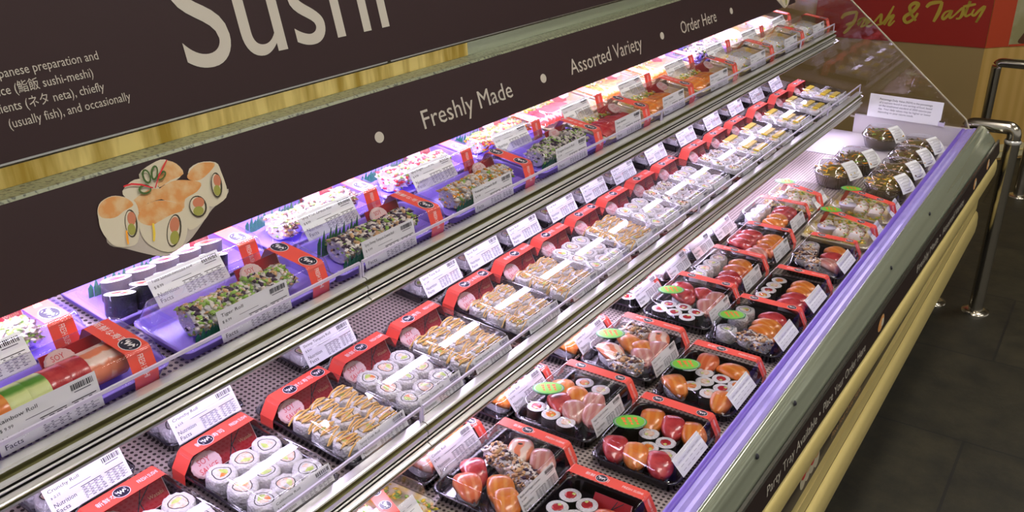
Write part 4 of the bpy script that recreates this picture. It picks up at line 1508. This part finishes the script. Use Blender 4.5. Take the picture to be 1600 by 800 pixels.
# middle shelf, back row: lower packages half hidden under the upper shelf
def small_package(x, y, z, tl, label, title, price, content, group, d=0.148, w=0.11, name='sushi_package', seed=0, band=False, th=rad(35), lw=0.122, paper='paper', tilt=0.0, lx=0.004):
    rr = random.Random(1200 + seed)
    t = thing(name, label, 'sushi package', (x, y, z), rr.uniform(-0.01, 0.01), group, tl)
    top = 0.047
    put(t, 'tray', ('tb', w, d), lambda: tray_mesh(w, d, TH_, 'tray_black'))
    put(t, 'lid', ('lb2', w, d), lambda: lid_mesh(w, d, TH_, top))
    if band:
        bm = Matrix.Translation((0, d / 2 - 0.024, 0))
        put(t, 'paper_band', ('bs', w), lambda: band_mesh(w, 0.022, TH_, top, logos=(0.84,)), mtx=bm)
    for k, c in enumerate(content):
        kind, px, py = c
        if kind == 'u':
            add_ura(t, px, py, seed + k)
        elif kind == 'm':
            add_maki(t, px, py, seed + k, 'salmon' if seed % 2 else 'tuna')
        elif kind in FISH:
            add_nigiri(t, px, py, kind, seed + k, rad(80))
    lab(t, title, price, paper, lw, 0.046, w / 2 + lx, 0.020, th, label=None, tilt=tilt)
    return t


ura3 = [('u', px, py) for px in (-0.044, -0.003, 0.038) for py in (-0.043, 0.0, 0.043)]
bk = [(0.565, 'Crunchy Roll', '8.99', 'half hidden back package with a wide white label, nearest on the middle shelf'),
      (0.772, 'Crunchy Roll', '8.99', 'half hidden back package above a blank perforated gap, second on the middle shelf'),
      (1.050, 'Shrimp Tempura Roll', '8.99', 'half hidden back package labelled Shrimp Tempura Roll between two bare perforated gaps'),
      (1.385, 'Spicy Tuna Roll', '7.99', 'half hidden back package with yellow topped rolls, fourth on the middle shelf'),
      (1.540, 'Spicy Roll', '7.99', 'half hidden back package on the middle shelf, fifth from the near end'),
      (1.705, 'Spicy Roll', '7.99', 'half hidden back package on the middle shelf, sixth from the near end'),
      (1.880, 'Crab Roll', '6.99', 'half hidden back package on the middle shelf, seventh from the near end'),
      (2.045, 'Crab Roll', '6.99', 'half hidden back package on the middle shelf, eighth from the near end'),
      (2.215, 'Crab Roll', '6.99', 'half hidden back package on the middle shelf, ninth from the near end'),
      (2.420, 'Tempura Roll', '8.99', 'half hidden back package below the second upper rail joint on the middle shelf'),
      (2.640, 'Tempura Roll', '8.99', 'half hidden back package on the middle shelf, fifth from the far end'),
      (2.850, 'Tempura Roll', '8.99', 'half hidden back package on the middle shelf, fourth from the far end'),
      (3.060, 'Tempura Roll', '8.99', 'half hidden back package on the middle shelf, third from the far end'),
      (3.270, 'Tempura Roll', '8.99', 'half hidden back package on the middle shelf, second from the far end'),
      (3.475, 'Tempura Roll', '8.99', 'farthest half hidden back package on the middle shelf')]
for i, (y, ti, pr_, lb_) in enumerate(bk):
    X_, Z_, T_ = on_deck('mid', 0.323)
    small_package(X_, y, Z_, T_, lb_, ti, pr_, ura3, 'half hidden packages at the back of the middle shelf', name='uramaki_package', seed=i, w=0.14, lx=0.002)


# ------------------------------------------------------------------ upper shelf
def long_package(x, y, label, kind, title, price, group, front, mat='tray_violet', L=0.300, w=0.118, seed=0):
    rr = random.Random(1500 + seed)
    X_, Z_, T_ = on_deck('up', x)
    t = thing('roll_tray_package', label, 'sushi package', (X_, y, Z_), rr.uniform(-0.008, 0.008), group, T_)
    top = 0.054
    w = w if front else 0.149
    cx = 0.004 if front else 0.018
    put(t, 'tray', ('tl', w, L, mat), lambda: tray_mesh(w, L, 0.020, mat))
    put(t, 'lid', ('ll', w, L), lambda: lid_mesh(w, L, 0.020, top))
    bm = Matrix.Translation((0, L / 2 - 0.042, 0))
    v = seed % 2
    put(t, 'paper_band', ('bl', w, v), lambda: band_mesh(w, 0.036, 0.020, top, logos=((0.84,), (0.12, 0.86))[v], jp=(v == 0)), mtx=bm)
    y0 = -L / 2 + 0.060
    if kind == 'rainbow':
        for k in range(8):
            m = ('salmon', 'salmon', 'avocado_skin', 'avocado_skin', 'tuna', 'tuna', 'shrimp', 'shrimp')[k]
            o = put(t, 'roll_slice', ('ds', 0), lambda: draped_slice_mesh('rice', 0), (0.004, y0 + 0.0262 * k, 0.004), 0)
            put(o, 'fish_topping', ('dr', m), lambda: drape_mesh(m, k), label={'salmon': 'orange salmon topping', 'avocado_skin': 'green avocado topping', 'tuna': 'red tuna topping', 'shrimp': 'pink shrimp topping'}[m])
    elif kind == 'futomaki':
        for k in range(10):
            put(t, 'futomaki_slice', ('ft', k % 3), lambda: futomaki_mesh(k % 3), (cx + (-0.020 if k % 2 else 0.018), y0 - 0.02 + 0.021 * k, 0.004), rad(-120 + 25 * (k % 2)))
    elif kind == 'sashimi_red' or kind == 'sashimi_orange':
        m = 'tuna' if kind == 'sashimi_red' else 'salmon'

        def sl():
            q = MB()
            rg = []
            for i in range(9):
                t_ = -1 + 2 * i / 8
                wv = 0.014 * (1 - abs(t_) ** 4) ** 0.5 + 0.001
                rg.append([(0.034 * t_ * 1.0, wv * math.cos(a), 0.004 * math.sin(a) + 0.006 * math.cos(a) + 0.006 * (1 - t_ * t_)) for a in [2 * math.pi * k / 10 for k in range(10)]])
            q.loft(rg, m, True, True, True)
            return q.mesh('sashimi_slice')

        def gl():
            q = MB()
            r2 = random.Random(5)
            for _ in range(90):
                crumb(q, r2, (r2.uniform(-0.045, -0.028), r2.uniform(-0.10, 0.04), r2.uniform(0.012, 0.030)), r2.uniform(0.004, 0.008), r2.choice(('crumb_yellow', 'crumb_yellow', 'crumb_white', 'crumb_green')), 2.0)
            return q.mesh('yellow_garnish')
        put(t, 'yellow_garnish', 'sgl', gl, label='yellow shredded garnish', kind='stuff')
        for k in range(9):
            put(t, 'sashimi_slice', ('sl', m), sl, (0.012, -L / 2 + 0.035 + 0.0165 * k, 0.018 + 0.002 * (k % 2)), rr.uniform(-0.06, 0.06))
    elif kind == 'salad':
        put(t, 'salad', ('sal', seed % 2), lambda: salad_mesh('salad' if seed % 2 else 'noodle', 0.085, L * 0.62, 0.036, 170, seed % 2), (0, -0.03, 0.004), kind='stuff', label='yellow and green shredded salad')
    else:
        for k in range(8):
            o = put(t, 'roll_slice', ('rs', kind, k % 3), lambda: slice_mesh(kind, k % 3), (cx + rr.uniform(-0.003, 0.003), y0 + 0.0232 * k, 0.004), rr.uniform(-0.15, 0.15) + (math.pi if k % 2 else 0))
            sc_ = rr.uniform(0.90, 1.08)
            o.scale = (sc_, 1.0, sc_)
    if kind not in ('salad',):
        cm = frame((-0.034, L / 2 - 0.082, 0.026), (0, 1, 0), (-0.5, 0, 0.86))
        put(t, 'condiment_card', 'cardl', lambda: card_mesh(0.085, 0.034, False), mtx=cm)
        if kind.startswith('sashimi'):
            sm_ = frame((-0.012, L / 2 - 0.095, 0.045), (0, 1, 0), (-0.9, 0, 0.42))
        else:
            sm_ = frame((-0.026, L / 2 - 0.105, 0.034), (0, 1, 0), (-0.72, 0, 0.69))
        put(t, 'soy_sauce_packet', 'sachl', lambda: sachet_mesh(0.0185), mtx=sm_)
    if mat == 'tray_violet':
        gm = Matrix.Translation((0.036 if front else -0.030, -0.03, 0.004))
        put(t, 'plastic_grass', 'grassf', lambda: grass_mesh(0.17, 0.030), mtx=gm, label='green plastic grass divider')
        if not front:
            pass
        else:
            put(t, 'plastic_grass', 'grassb', lambda: grass_mesh(0.10, 0.050), mtx=Matrix.Translation((-0.028, -0.06, 0.004)), label='tall green plastic grass divider') if kind == 'shrimp' else None
    if front:
        lab(t, title, price, 'paper_grey', 0.132, 0.047, w / 2 + 0.003, 0.011, rad(18), y=-0.022)
    else:
        lab(t, title, price, 'paper', 0.130, 0.048, w / 2 + 0.009, 0.020, rad(40), y=-0.012)
    return t


UF, UB = 0.070, 0.2135
gF, gB = 'long packages in the front row of the upper shelf', 'long packages in the back row of the upper shelf'
up_f = [(0.500, 'rainbow', 'Rainbow Roll', '9.99', 'tray_violet', 0.300, 'violet tray labelled Rainbow Roll with salmon, avocado, tuna and shrimp slices'),
        (0.820, 'tiger', 'Tiger Roll', '8.99', 'tray_violet', 0.300, 'violet tray labelled Tiger Roll with green scallion topped roll'),
        (1.120, 'shrimp', 'Spicy Shrimp Tempura Crunch Roll', '9.99', 'tray_violet', 0.295, 'violet tray of dark purple flecked crunch roll with tall green grass, upper front row'),
        (1.430, 'orange', 'Volcano Crunch Roll', '9.99', 'tray_violet', 0.300, 'violet tray of roll topped with bright orange roe'),
        (1.735, 'mono', 'Dragon Crunch Roll', '9.99', 'tray_violet', 0.290, 'violet tray of black and white crumb roll, last violet in upper front row'),
        (2.010, 'sashimi_red', 'Tuna Sashimi', '10.99', 'tray_gold', 0.240, 'yellow tray of dark red sliced fish in the upper front row'),
        (2.275, 'sashimi_orange', 'Salmon Sashimi', '10.99', 'tray_gold', 0.270, 'yellow tray of orange sliced fish beside the second rail joint'),
        (2.590, 'sashimi_orange', 'Salmon Sashimi', '10.99', 'tray_gold', 0.290, 'yellow tray of orange fish, fourth from the far end of upper front row'),
        (2.915, 'salad', 'Spring Roll', '5.99', 'tray_gold', 0.300, 'yellow salad package, third from the far end of the upper front row'),
        (3.240, 'salad', 'Spring Roll', '5.99', 'tray_gold', 0.300, 'yellow salad package, second from the far end of the upper front row'),
        (3.560, 'salad', 'Spring Roll', '5.99', 'tray_gold', 0.280, 'dim yellow salad package at the far end of the upper front row')]
for i, (y, k, ti, pr_, mt_, L_, lb_) in enumerate(up_f):
    long_package(UF, y, lb_, k, ti, pr_, gF, True, mt_, L_, seed=i)
up_b = [(0.480, 'scallion', 'Spicy Scallop Roll', '8.99', 'tray_violet', 0.290, 'violet tray of scallion topped roll behind the Rainbow Roll tray'),
        (0.800, 'futomaki', 'Tuna Salmon Avocado Roll', '8.99', 'tray_violet', 0.295, 'violet tray of black seaweed rolls labelled Tuna Salmon Avocado Roll'),
        (1.100, 'crab', 'Spicy Crab Crunch Roll', '8.99', 'tray_violet', 0.285, 'violet tray of pale tan crunch roll labelled Spicy Crab Crunch Roll'),
        (1.395, 'red', 'Spicy Dragon Crunch Roll', '9.99', 'tray_violet', 0.290, 'violet tray of red and white crunch roll under the Freshly Made lettering'),
        (1.680, 'amber', 'Fire Crunch Roll', '9.99', 'tray_violet', 0.265, 'violet tray of amber and orange crunch roll, last violet tray in the upper back row'),
        (1.970, 'sashimi_red', 'Tuna Sashimi', '10.99', 'tray_gold', 0.290, 'yellow tray of dark red sliced fish in the upper back row'),
        (2.265, 'sashimi_orange', 'Salmon Sashimi', '10.99', 'tray_gold', 0.270, 'yellow tray of orange sliced fish under the Assorted Variety lettering'),
        (2.555, 'sashimi_orange', 'Salmon Sashimi', '10.99', 'tray_gold', 0.290, 'yellow tray of orange sliced fish under the Order Here lettering'),
        (2.860, 'shrimp', 'Shrimp Crunch Roll', '9.99', 'tray_violet', 0.280, 'dark purple and tan crunch roll between yellow trays in the upper back row'),
        (3.170, 'salad', 'Spring Roll', '5.99', 'tray_gold', 0.300, 'yellow salad package, second from the far end of the upper back row'),
        (3.480, 'salad', 'Spring Roll', '5.99', 'tray_gold', 0.290, 'yellow salad package at the far end of the upper back row')]
for i, (y, k, ti, pr_, mt_, L_, lb_) in enumerate(up_b):
    long_package(UB, y, lb_, k, ti, pr_, gB, False, mt_, L_, seed=i + 20)


# ------------------------------------------------------------------ lower deck: assorted packages
def combo(x, y, label, content, group, title='Sushi Combo', price='12.99', paper='paper', facts=True, sticker=None, w=0.172, d=0.214, rz=0.0, seed=0, card=False, blank=False):
    t = thing('assorted_sushi_package', label, 'sushi package', (x, y, ZL + 0.0006), rz, group)
    top = 0.056
    put(t, 'tray', ('tc', w, d), lambda: tray_mesh(w, d, TH_, 'tray_black', 0.02))
    put(t, 'lid', ('lc', w, d), lambda: lid_mesh(w, d, TH_, top, 0.02, 0.014))
    v = seed % 2
    put(t, 'paper_band', ('bc', w, v), lambda: band_mesh(w, 0.025, TH_, top, 0.014, logos=((0.42,), (0.22, 0.88))[v], jp=(v == 0)), mtx=Matrix.Translation((0, d / 2 - 0.026, 0)))
    for k, c in enumerate(content):
        kind, px, py = c[0], c[1], c[2]
        rz_ = rad(c[3]) if len(c) > 3 else rad(12)
        if kind == 'u':
            add_ura(t, px, py, seed + k)
        elif kind == 'm':
            add_maki(t, px, py, seed + k, ('tuna', 'salmon', 'crab')[(seed + k) % 3 if seed % 3 else 0])
        elif kind == 'c':
            o = put(t, 'crunch_roll', ('cr', (seed + k) % 2), lambda: slice_mesh('sesame', (seed + k) % 2, 0.030, 0.024, 0.038, 80), (px, py, 0.004), rz_, label='crunch roll with tan and brown crumbs')
        else:
            add_nigiri(t, px, py, kind, seed + k, rz_)
    if card:
        put(t, 'condiment_card', 'cardc', lambda: card_mesh(0.07, 0.036), mtx=frame((0.02, d / 2 - 0.050, 0.022), (1, 0, 0), (0, 0.55, 0.83)))
    if sticker:
        sx, sy = sticker
        put(t, 'promo_sticker', 'stick', lambda: sticker_mesh(0.0315, 0.0225), mtx=Matrix.Translation((sx, sy, top + 0.0006)) @ Matrix.Rotation(rad(35), 4, 'Z'))
    if blank:
        mt = frame((w / 2 + 0.004, -0.030, 0.030), (0, 1, 0), (-math.sin(rad(44)), 0, math.cos(rad(44))))
        put(t, 'price_label', 'blank', lambda: back_label_mesh(0.108, 0.036), mtx=mt, label='mostly blank white label')
    else:
        lab(t, title, price, paper, 0.112, 0.036, w / 2 + 0.002, 0.020, rad(24), y=-0.022)
    return t


def row(y, kinds, xs=(-0.046, 0.0, 0.046), rz=12):
    return [(k, x, y, rz) for k, x in zip(kinds, xs)]


FX, MX = -0.566, -0.752
gL1, gL2, gL3 = 'assorted packages along the front rail of the lower deck', 'assorted packages in the middle row of the lower deck', 'small packages tucked under the middle shelf'
mk5 = [('m', -0.046, 0.016), ('m', -0.010, 0.020), ('m', 0.026, 0.016), ('m', 0.008, -0.014), ('m', 0.044, -0.016)]
combo(FX, 1.066, 'package of maki and orange nigiri cut by the lower edge of the photo',
      [('m', -0.050, 0.045), ('m', -0.052, 0.006), ('m', -0.014, 0.038), ('m', -0.018, 0.000), ('d', 0.030, 0.012, 8), ('s', -0.04, -0.055, 20), ('s', 0.0, -0.055, 12), ('d', 0.045, -0.06, 12)], gL1, seed=0, card=True, blank=True)
combo(FX, 1.343, 'green stickered package of orange and red nigiri, second along the front rail',
      row(0.050, 'sts', (-0.034, 0.008, 0.050), 25) + [('m', -0.055, 0.020), ('m', -0.018, 0.004), ('m', 0.020, -0.006), ('m', 0.000, -0.036), ('m', 0.038, -0.040)] + row(-0.068, 'tst', (-0.052, -0.012, 0.036), 30),
      gL1, seed=1, sticker=(-0.048, -0.018), blank=True)
combo(FX, 1.595, 'green stickered package of orange nigiri around maki, third along the front rail',
      [('d', -0.030, 0.058, 10), ('s', 0.030, 0.048, 75), ('m', -0.056, 0.018), ('m', -0.018, 0.014), ('m', 0.020, 0.010), ('m', 0.056, 0.004), ('m', -0.004, -0.018), ('m', 0.036, -0.024), ('m', -0.020, -0.048), ('m', 0.020, -0.056), ('s', -0.050, -0.060, 50), ('s', 0.052, -0.068, 12)],
      gL1, seed=2, sticker=(-0.048, -0.020), blank=True)
combo(FX, 1.868, 'green stickered package with crumb topped roll, fourth along the front rail',
      [('u', -0.048, 0.055), ('u', -0.048, 0.012), ('u', -0.050, -0.055), ('t', 0.020, 0.050, 70), ('s', 0.020, 0.012, 70), ('s', 0.022, -0.022, 70), ('c', 0.005, -0.065, 60), ('c', 0.035, -0.070, 60)],
      gL1, seed=3, sticker=(-0.050, -0.030), blank=True)
combo(FX + 0.0085, 2.085, 'package with a column of four maki on black, fifth along the front rail',
      [('m', -0.046, 0.050), ('m', -0.048, 0.016), ('m', -0.050, -0.018), ('m', -0.052, -0.052), ('s', 0.020, 0.042, 70), ('s', 0.022, 0.004, 70), ('t', 0.022, -0.036, 70), ('t', 0.022, -0.070, 70)],
      gL1, seed=4, blank=True, d=0.205, w=0.155)
combo(FX + 0.011, 2.345, 'package with tan crunch pieces along the front rail next to the yellow packs',
      [('u', -0.050, 0.056), ('c', -0.045, 0.010, 20), ('c', -0.040, -0.030, 60), ('c', -0.005, -0.06, 60), ('s', 0.022, 0.045, 65), ('t', 0.025, 0.000, 65), ('w', 0.025, -0.045, 65)],
      gL1, seed=5, blank=True, d=0.215, w=0.150)
# middle row
combo(MX + 0.006, 1.112, 'large glossy package with sesame crunch roll and shrimp nigiri, nearest in the middle row',
      [('p', -0.010, 0.060, 20), ('w', 0.040, 0.055, 30), ('c', -0.040, 0.030, 60), ('c', -0.010, 0.018, 60), ('c', 0.022, 0.006, 60), ('c', 0.050, -0.008, 60), ('t', -0.044, -0.035, 55), ('d', -0.030, -0.075, 55), ('s', 0.020, -0.050, 40), ('s', 0.048, -0.070, 40)],
      gL2, 'Rolls and Nigiri Combo', '13.99', 'paper_grey', seed=6, d=0.225, w=0.172)
combo(MX, 1.372, 'green stickered package with three maki at its near end, second in the middle row',
      [('m', -0.020, 0.066), ('m', 0.020, 0.060), ('s', -0.045, 0.020, 40), ('s', -0.010, 0.012, 40), ('w', 0.032, 0.010, 20), ('w', 0.050, -0.022, 20), ('t', -0.025, -0.026, 50), ('w', 0.010, -0.034, 40), ('m', -0.055, -0.062), ('m', -0.018, -0.070), ('m', 0.020, -0.078)],
      gL2, 'Nigiri Sushi Combo', '12.99', 'paper_grey', seed=7, sticker=(-0.048, -0.030))
combo(MX, 1.628, 'green stickered package of salmon between two crunch rolls, third in the middle row',
      [('c', -0.040, 0.060, 60), ('c', -0.010, 0.062, 60), ('p', 0.025, 0.060, 30), ('s', -0.020, 0.010, 50), ('s', 0.015, 0.000, 50), ('w', 0.045, 0.015, 20), ('w', 0.030, -0.030, 40), ('p', -0.040, -0.045, 60), ('c', 0.000, -0.075, 70), ('c', 0.030, -0.072, 70)],
      gL2, 'Spicy Combo', '12.99', 'paper_grey', seed=8, sticker=(-0.052, -0.020))
combo(MX + 0.012, 1.905, 'green stickered package of dark red tuna and six maki, fourth in the middle row',
      [('t', -0.045, 0.050, 60), ('t', -0.030, 0.014, 60), ('t', 0.010, 0.048, 40), ('w', 0.042, 0.040, 20), ('w', 0.040, -0.008, 30), ('m', -0.040, -0.044), ('m', -0.004, -0.040), ('m', 0.032, -0.050), ('m', -0.048, -0.078), ('m', -0.012, -0.076), ('m', 0.024, -0.084)],
      gL2, 'Tuna Combo', '12.99', 'paper_grey', seed=9, sticker=(-0.046, -0.022))
combo(MX + 0.014, 2.120, 'package with white rolls beside salmon and tuna, fifth in the lower middle row',
      [('u', -0.044, 0.058), ('u', -0.046, 0.016), ('u', -0.048, -0.026), ('u', -0.048, -0.068), ('s', 0.020, 0.048, 60), ('d', 0.022, 0.008, 60), ('t', 0.024, -0.034, 60), ('t', 0.028, -0.068, 60)],
      gL2, 'Salmon Combo', '12.99', 'paper_grey', seed=10, d=0.205, w=0.165)
combo(MX + 0.022, 2.335, 'package of tuna on one side and orange salmon on the other, sixth in the row',
      [('t', -0.040, 0.050, 70), ('t', -0.042, 0.012, 70), ('t', -0.042, -0.028, 70), ('s', 0.026, 0.046, 60), ('s', 0.026, 0.006, 60), ('d', 0.028, -0.034, 60), ('w', 0.020, -0.070, 60)],
      gL2, 'Tuna Salmon Combo', '12.99', 'paper_grey', seed=11, d=0.205, w=0.155)
combo(MX - 0.016, 2.565, 'glossy package of purple red tuna and salmon, farthest black package in the middle row',
      [('u', -0.046, 0.050), ('u', -0.048, 0.008), ('u', -0.048, -0.036), ('t', 0.018, 0.060, 65), ('t', 0.020, 0.024, 65), ('s', 0.020, -0.018, 65), ('s', 0.022, -0.056, 65)],
      gL2, 'Combo', '11.99', 'paper_grey', seed=12, d=0.205)
# small packages at the back, under the middle shelf
sm = [(0.895, 'gold', 'yellow edged package'),
      (1.100, 'pmms', 'small package with a salmon nigiri and two maki, nearest black package under the middle shelf'),
      (1.340, 'smm', 'small package with a pale rice roll, second black one under the middle shelf'),
      (1.605, 'ssmm', 'small package with orange nigiri and pale maki, third under the middle shelf'),
      (1.885, 'mmm', 'small package of white topped black rolls, fourth under the middle shelf'),
      (2.063, 'uu', 'small violet tinted package with yellow topped rolls, fifth under the middle shelf'),
      (2.220, 'uu', 'small tilted package with a wide white label, sixth under the middle shelf'),
      (2.377, 'uu', 'small package with white label over an empty deck gap, seventh under middle shelf')]
for i, (y, c, lb_) in enumerate(sm):
    if c == 'gold':
        continue
    cont = []
    n_ = len(c)
    for k, ch in enumerate(c):
        yy = -0.062 + 0.124 * (k + 0.5) / n_
        if ch == 'm':
            cont += [('m', 0.012, yy), ('m', -0.024, yy)]
        elif ch == 'u':
            cont += [('u', 0.010, yy - 0.02), ('u', 0.010, yy + 0.022)]
        else:
            cont.append((ch, 0.0, yy))
    t = small_package(-0.892, y, ZL + 0.0006, 0.0, lb_, 'Combo Roll' if i < 5 else '', '9.99', cont, gL3, d=0.20 if i < 4 else 0.155, w=0.104, seed=i, band=i < 5, th=rad(38), name='small_sushi_package', lx=0.006)


# yellow edged salad packs with crossed red bands
def yellow_pack(x, y, label, seed, w=0.19, d=0.20, sticker=(-0.055, 0.05), two=False, rz=0.0):
    t = thing('spring_roll_package', label, 'sushi package', (x, y, ZL + 0.0006), rz, 'yellow edged salad packages on the lower deck')
    top = 0.052
    put(t, 'tray', ('ty', w, d), lambda: tray_mesh(w, d, 0.014, 'tray_gold'))
    put(t, 'lid', ('ly', w, d), lambda: lid_mesh(w, d, 0.014, top))
    bl = Matrix.Translation((0.03, 0.0, 0)) @ Matrix.Rotation(rad(-6), 4, 'Z')
    put(t, 'paper_band', ('by', w), lambda: band_mesh(w * 0.97, 0.027, 0.016, top, logos=(0.30, 0.74), jp=False), mtx=Matrix.Translation((0.012, 0.012, 0.0)) @ Matrix.Rotation(rad(-24), 4, 'Z'))
    for k in range(3):
        def sr():
            q = MB()
            q.lathe([(0.001, -0.035), (0.014, -0.034), (0.017, -0.028), (0.017, 0.028), (0.014, 0.034), (0.001, 0.035)], 16, 'crumb_white')
            r2 = random.Random(4)
            for _ in range(60):
                a, z = r2.uniform(0, 6.28), r2.uniform(-0.03, 0.03)
                crumb(q, r2, (0.0165 * math.cos(a), 0.0165 * math.sin(a), z), r2.uniform(0.003, 0.006), r2.choice(('crumb_green', 'crumb_white', 'crumb_tan', 'salmon', 'avocado')), 1.8)
            return q.mesh('spring_roll')
        put(t, 'spring_roll', 'springroll', sr, mtx=Matrix.Translation((-0.045 + 0.045 * k, -0.03, 0.022)) @ Matrix.Rotation(math.pi / 2, 4, 'X'))

    def dip():
        q = MB()
        q.lathe([(0.001, 0.0), (0.018, 0.0), (0.022, 0.020), (0.023, 0.021), (0.001, 0.021)], 18, 'fence_edge', sx=1.2)
        return q.mesh('dip_cup')
    put(t, 'dip_cup', 'dip', dip, (-0.035, -0.052, 0.016), label='pale dip cup')

    def gr():
        q = MB()
        r2 = random.Random(14)
        for _ in range(120):
            s = r2.choice((-1, 1))
            crumb(q, r2, (r2.uniform(-0.075, 0.075), s * r2.uniform(0.055, 0.082), r2.uniform(0.010, 0.022)), r2.uniform(0.004, 0.008), r2.choice(('crumb_yellow', 'crumb_green', 'crumb_yellow', 'crumb_tan')), 1.8)
        return q.mesh('salad')
    put(t, 'salad', 'ysal', gr, kind='stuff', label='yellow and green salad')
    put(t, 'promo_sticker', 'stick', lambda: sticker_mesh(0.0315, 0.0225), mtx=Matrix.Translation((sticker[0], sticker[1], top + 0.0006)) @ Matrix.Rotation(rad(20), 4, 'Z'))
    mt = frame((w / 2 + 0.004, 0.0, 0.020), (0, 1, 0), (-math.sin(rad(40)), 0, math.cos(rad(40))))
    put(t, 'price_label', 'blank', lambda: back_label_mesh(0.115, 0.046), mtx=mt, label='mostly blank white label')
    return t


yellow_pack(-0.570, 2.600, 'yellow edged pack with green oval sticker, nearer of the two by the front rail', 0, d=0.20)
yellow_pack(-0.570, 2.820, 'yellow edged pack with green oval sticker, farther of the two by the front rail', 1, d=0.19)
yellow_pack(-0.765, 2.775, 'yellow edged pack with green sticker behind the red tuna package', 2, d=0.20, w=0.16)
# yellow pack at the lower edge of the photo
t = yellow_pack(-0.870, 0.895, 'yellow edged pack at the lower edge of the photo under the middle shelf', 3, w=0.13, d=0.19, sticker=(-0.03, -0.06))


# ------------------------------------------------------------------ round salad cups
def cup(x, y, label, pal, seed, tag_dir=1, z=0.0):
    t = thing('salad_cup', label, 'salad cup', (x, y, (ZL if y < 3.27 else ZL + 0.0015) + 0.0008 + z), 0.5 * seed, 'round salad cups at the far end of the lower deck')
    t.scale = (1.15, 1.15, 1.15)

    def bowl():
        q = MB()
        q.lathe([(0.0005, 0.0), (0.046, 0.0), (0.050, 0.004), (0.060, 0.036), (0.064, 0.038), (0.064, 0.041), (0.058, 0.040)], 28, 'cup_black')
        return q.mesh('bowl')

    def dome():
        q = MB()
        q.lathe([(0.0645, 0.040), (0.0645, 0.044), (0.060, 0.046), (0.057, 0.056), (0.048, 0.068), (0.044, 0.070), (0.020, 0.0715), (0.0006, 0.0715)], 28, 'lid')
        return q.mesh('dome_lid')

    def fill():
        r2 = random.Random(700 + seed)
        q = MB()
        q.lathe([(0.0005, 0.003), (0.044, 0.003), (0.054, 0.036), (0.052, 0.042), (0.040, 0.052), (0.015, 0.058), (0.0006, 0.059)], 20, 'seaweed')
        for _ in range(110):
            a, f = r2.uniform(0, 6.28), 0.05 * r2.random() ** 0.5
            zz = 0.057 - 5.5 * f * f
            d = r2.uniform(0, 6.28)
            p = [Vector((f * math.cos(a), f * math.sin(a), zz))]
            for _k in range(3):
                d += r2.uniform(-0.9, 0.9)
                p.append(p[-1] + Vector((0.006 * math.cos(d), 0.006 * math.sin(d), r2.uniform(-0.002, 0.0025))))
            q.tube(p, 0.0017, r2.choice(pal), 4)
        return q.mesh('salad')
    put(t, 'bowl', 'cupbowl', bowl)
    put(t, 'dome_lid', 'cupdome', dome)
    put(t, 'salad', ('cupfill', seed % 4, pal), fill, kind='stuff')

    def tg():
        q = MB()
        n = 6
        w, h = 0.058, 0.056
        vs = []
        for dz in (0.0, -0.0006):
            for i in range(n + 1):
                tt = i / n
                vs += [(-w / 2, h * tt, 0.006 * math.sin(tt * 2.6) + dz), (w / 2, h * tt, 0.006 * math.sin(tt * 2.6 + 0.4) + dz)]
        m_ = 2 * (n + 1)
        fs = [(2 * i, 2 * i + 1, 2 * i + 3, 2 * i + 2) for i in range(n)] + [(m_ + 2 * i + 2, m_ + 2 * i + 3, m_ + 2 * i + 1, m_ + 2 * i) for i in range(n)]
        q.add(vs, fs, 'paper')
        I = Matrix.Identity(4)
        for k in range(4):
            q.rect(-w * 0.38, h * (0.2 + 0.16 * k), w * 0.3, h * (0.21 + 0.16 * k), 'ink_grey', I, 0.0075)
        return q.mesh('paper_tag')
    o = put(t, 'paper_tag', 'cuptag', tg, label='curled white paper tag')
    # tag leans over the rim on the customer side
    a = -0.5 * seed
    o.matrix_local = Matrix.Rotation(a, 4, 'Z') @ frame((0.062 if tag_dir > 0 else 0.045, -0.02, 0.034), (0.35, 0.93, 0), (-0.68, 0.2, 0.70))
    return t


brn = ('seaweed', 'crumb_brown', 'crumb_orange', 'crumb_green')
org = ('crumb_orange', 'crumb_tan', 'seaweed', 'crumb_yellow')
pal_ = ('crumb_tan', 'crumb_white', 'seaweed', 'crumb_brown')
cup(-0.716, 3.035, 'round cup of orange and brown salad with white tag, nearest to the middle shelf', org, 0)
cup(-0.695, 3.205, 'round cup of dark seaweed salad with a white tag, second from the middle shelf rail', brn, 1)
cup(-0.543, 2.995, 'round cup with orange pieces near the front rail, just past the yellow packs', org, 2)
cup(-0.543, 3.155, 'round cup of brown salad by the front rail, second of the row of four', pal_, 3)
cup(-0.543, 3.315, 'round cup of pale salad by the front rail, third of the row of four', pal_, 4)
cup(-0.543, 3.478, 'round cup of mixed salad by the front rail, farthest of the row of four', pal_, 5)
cup(-0.690, 3.550, 'round cup of dark brown salad below the notice card', brn, 6)
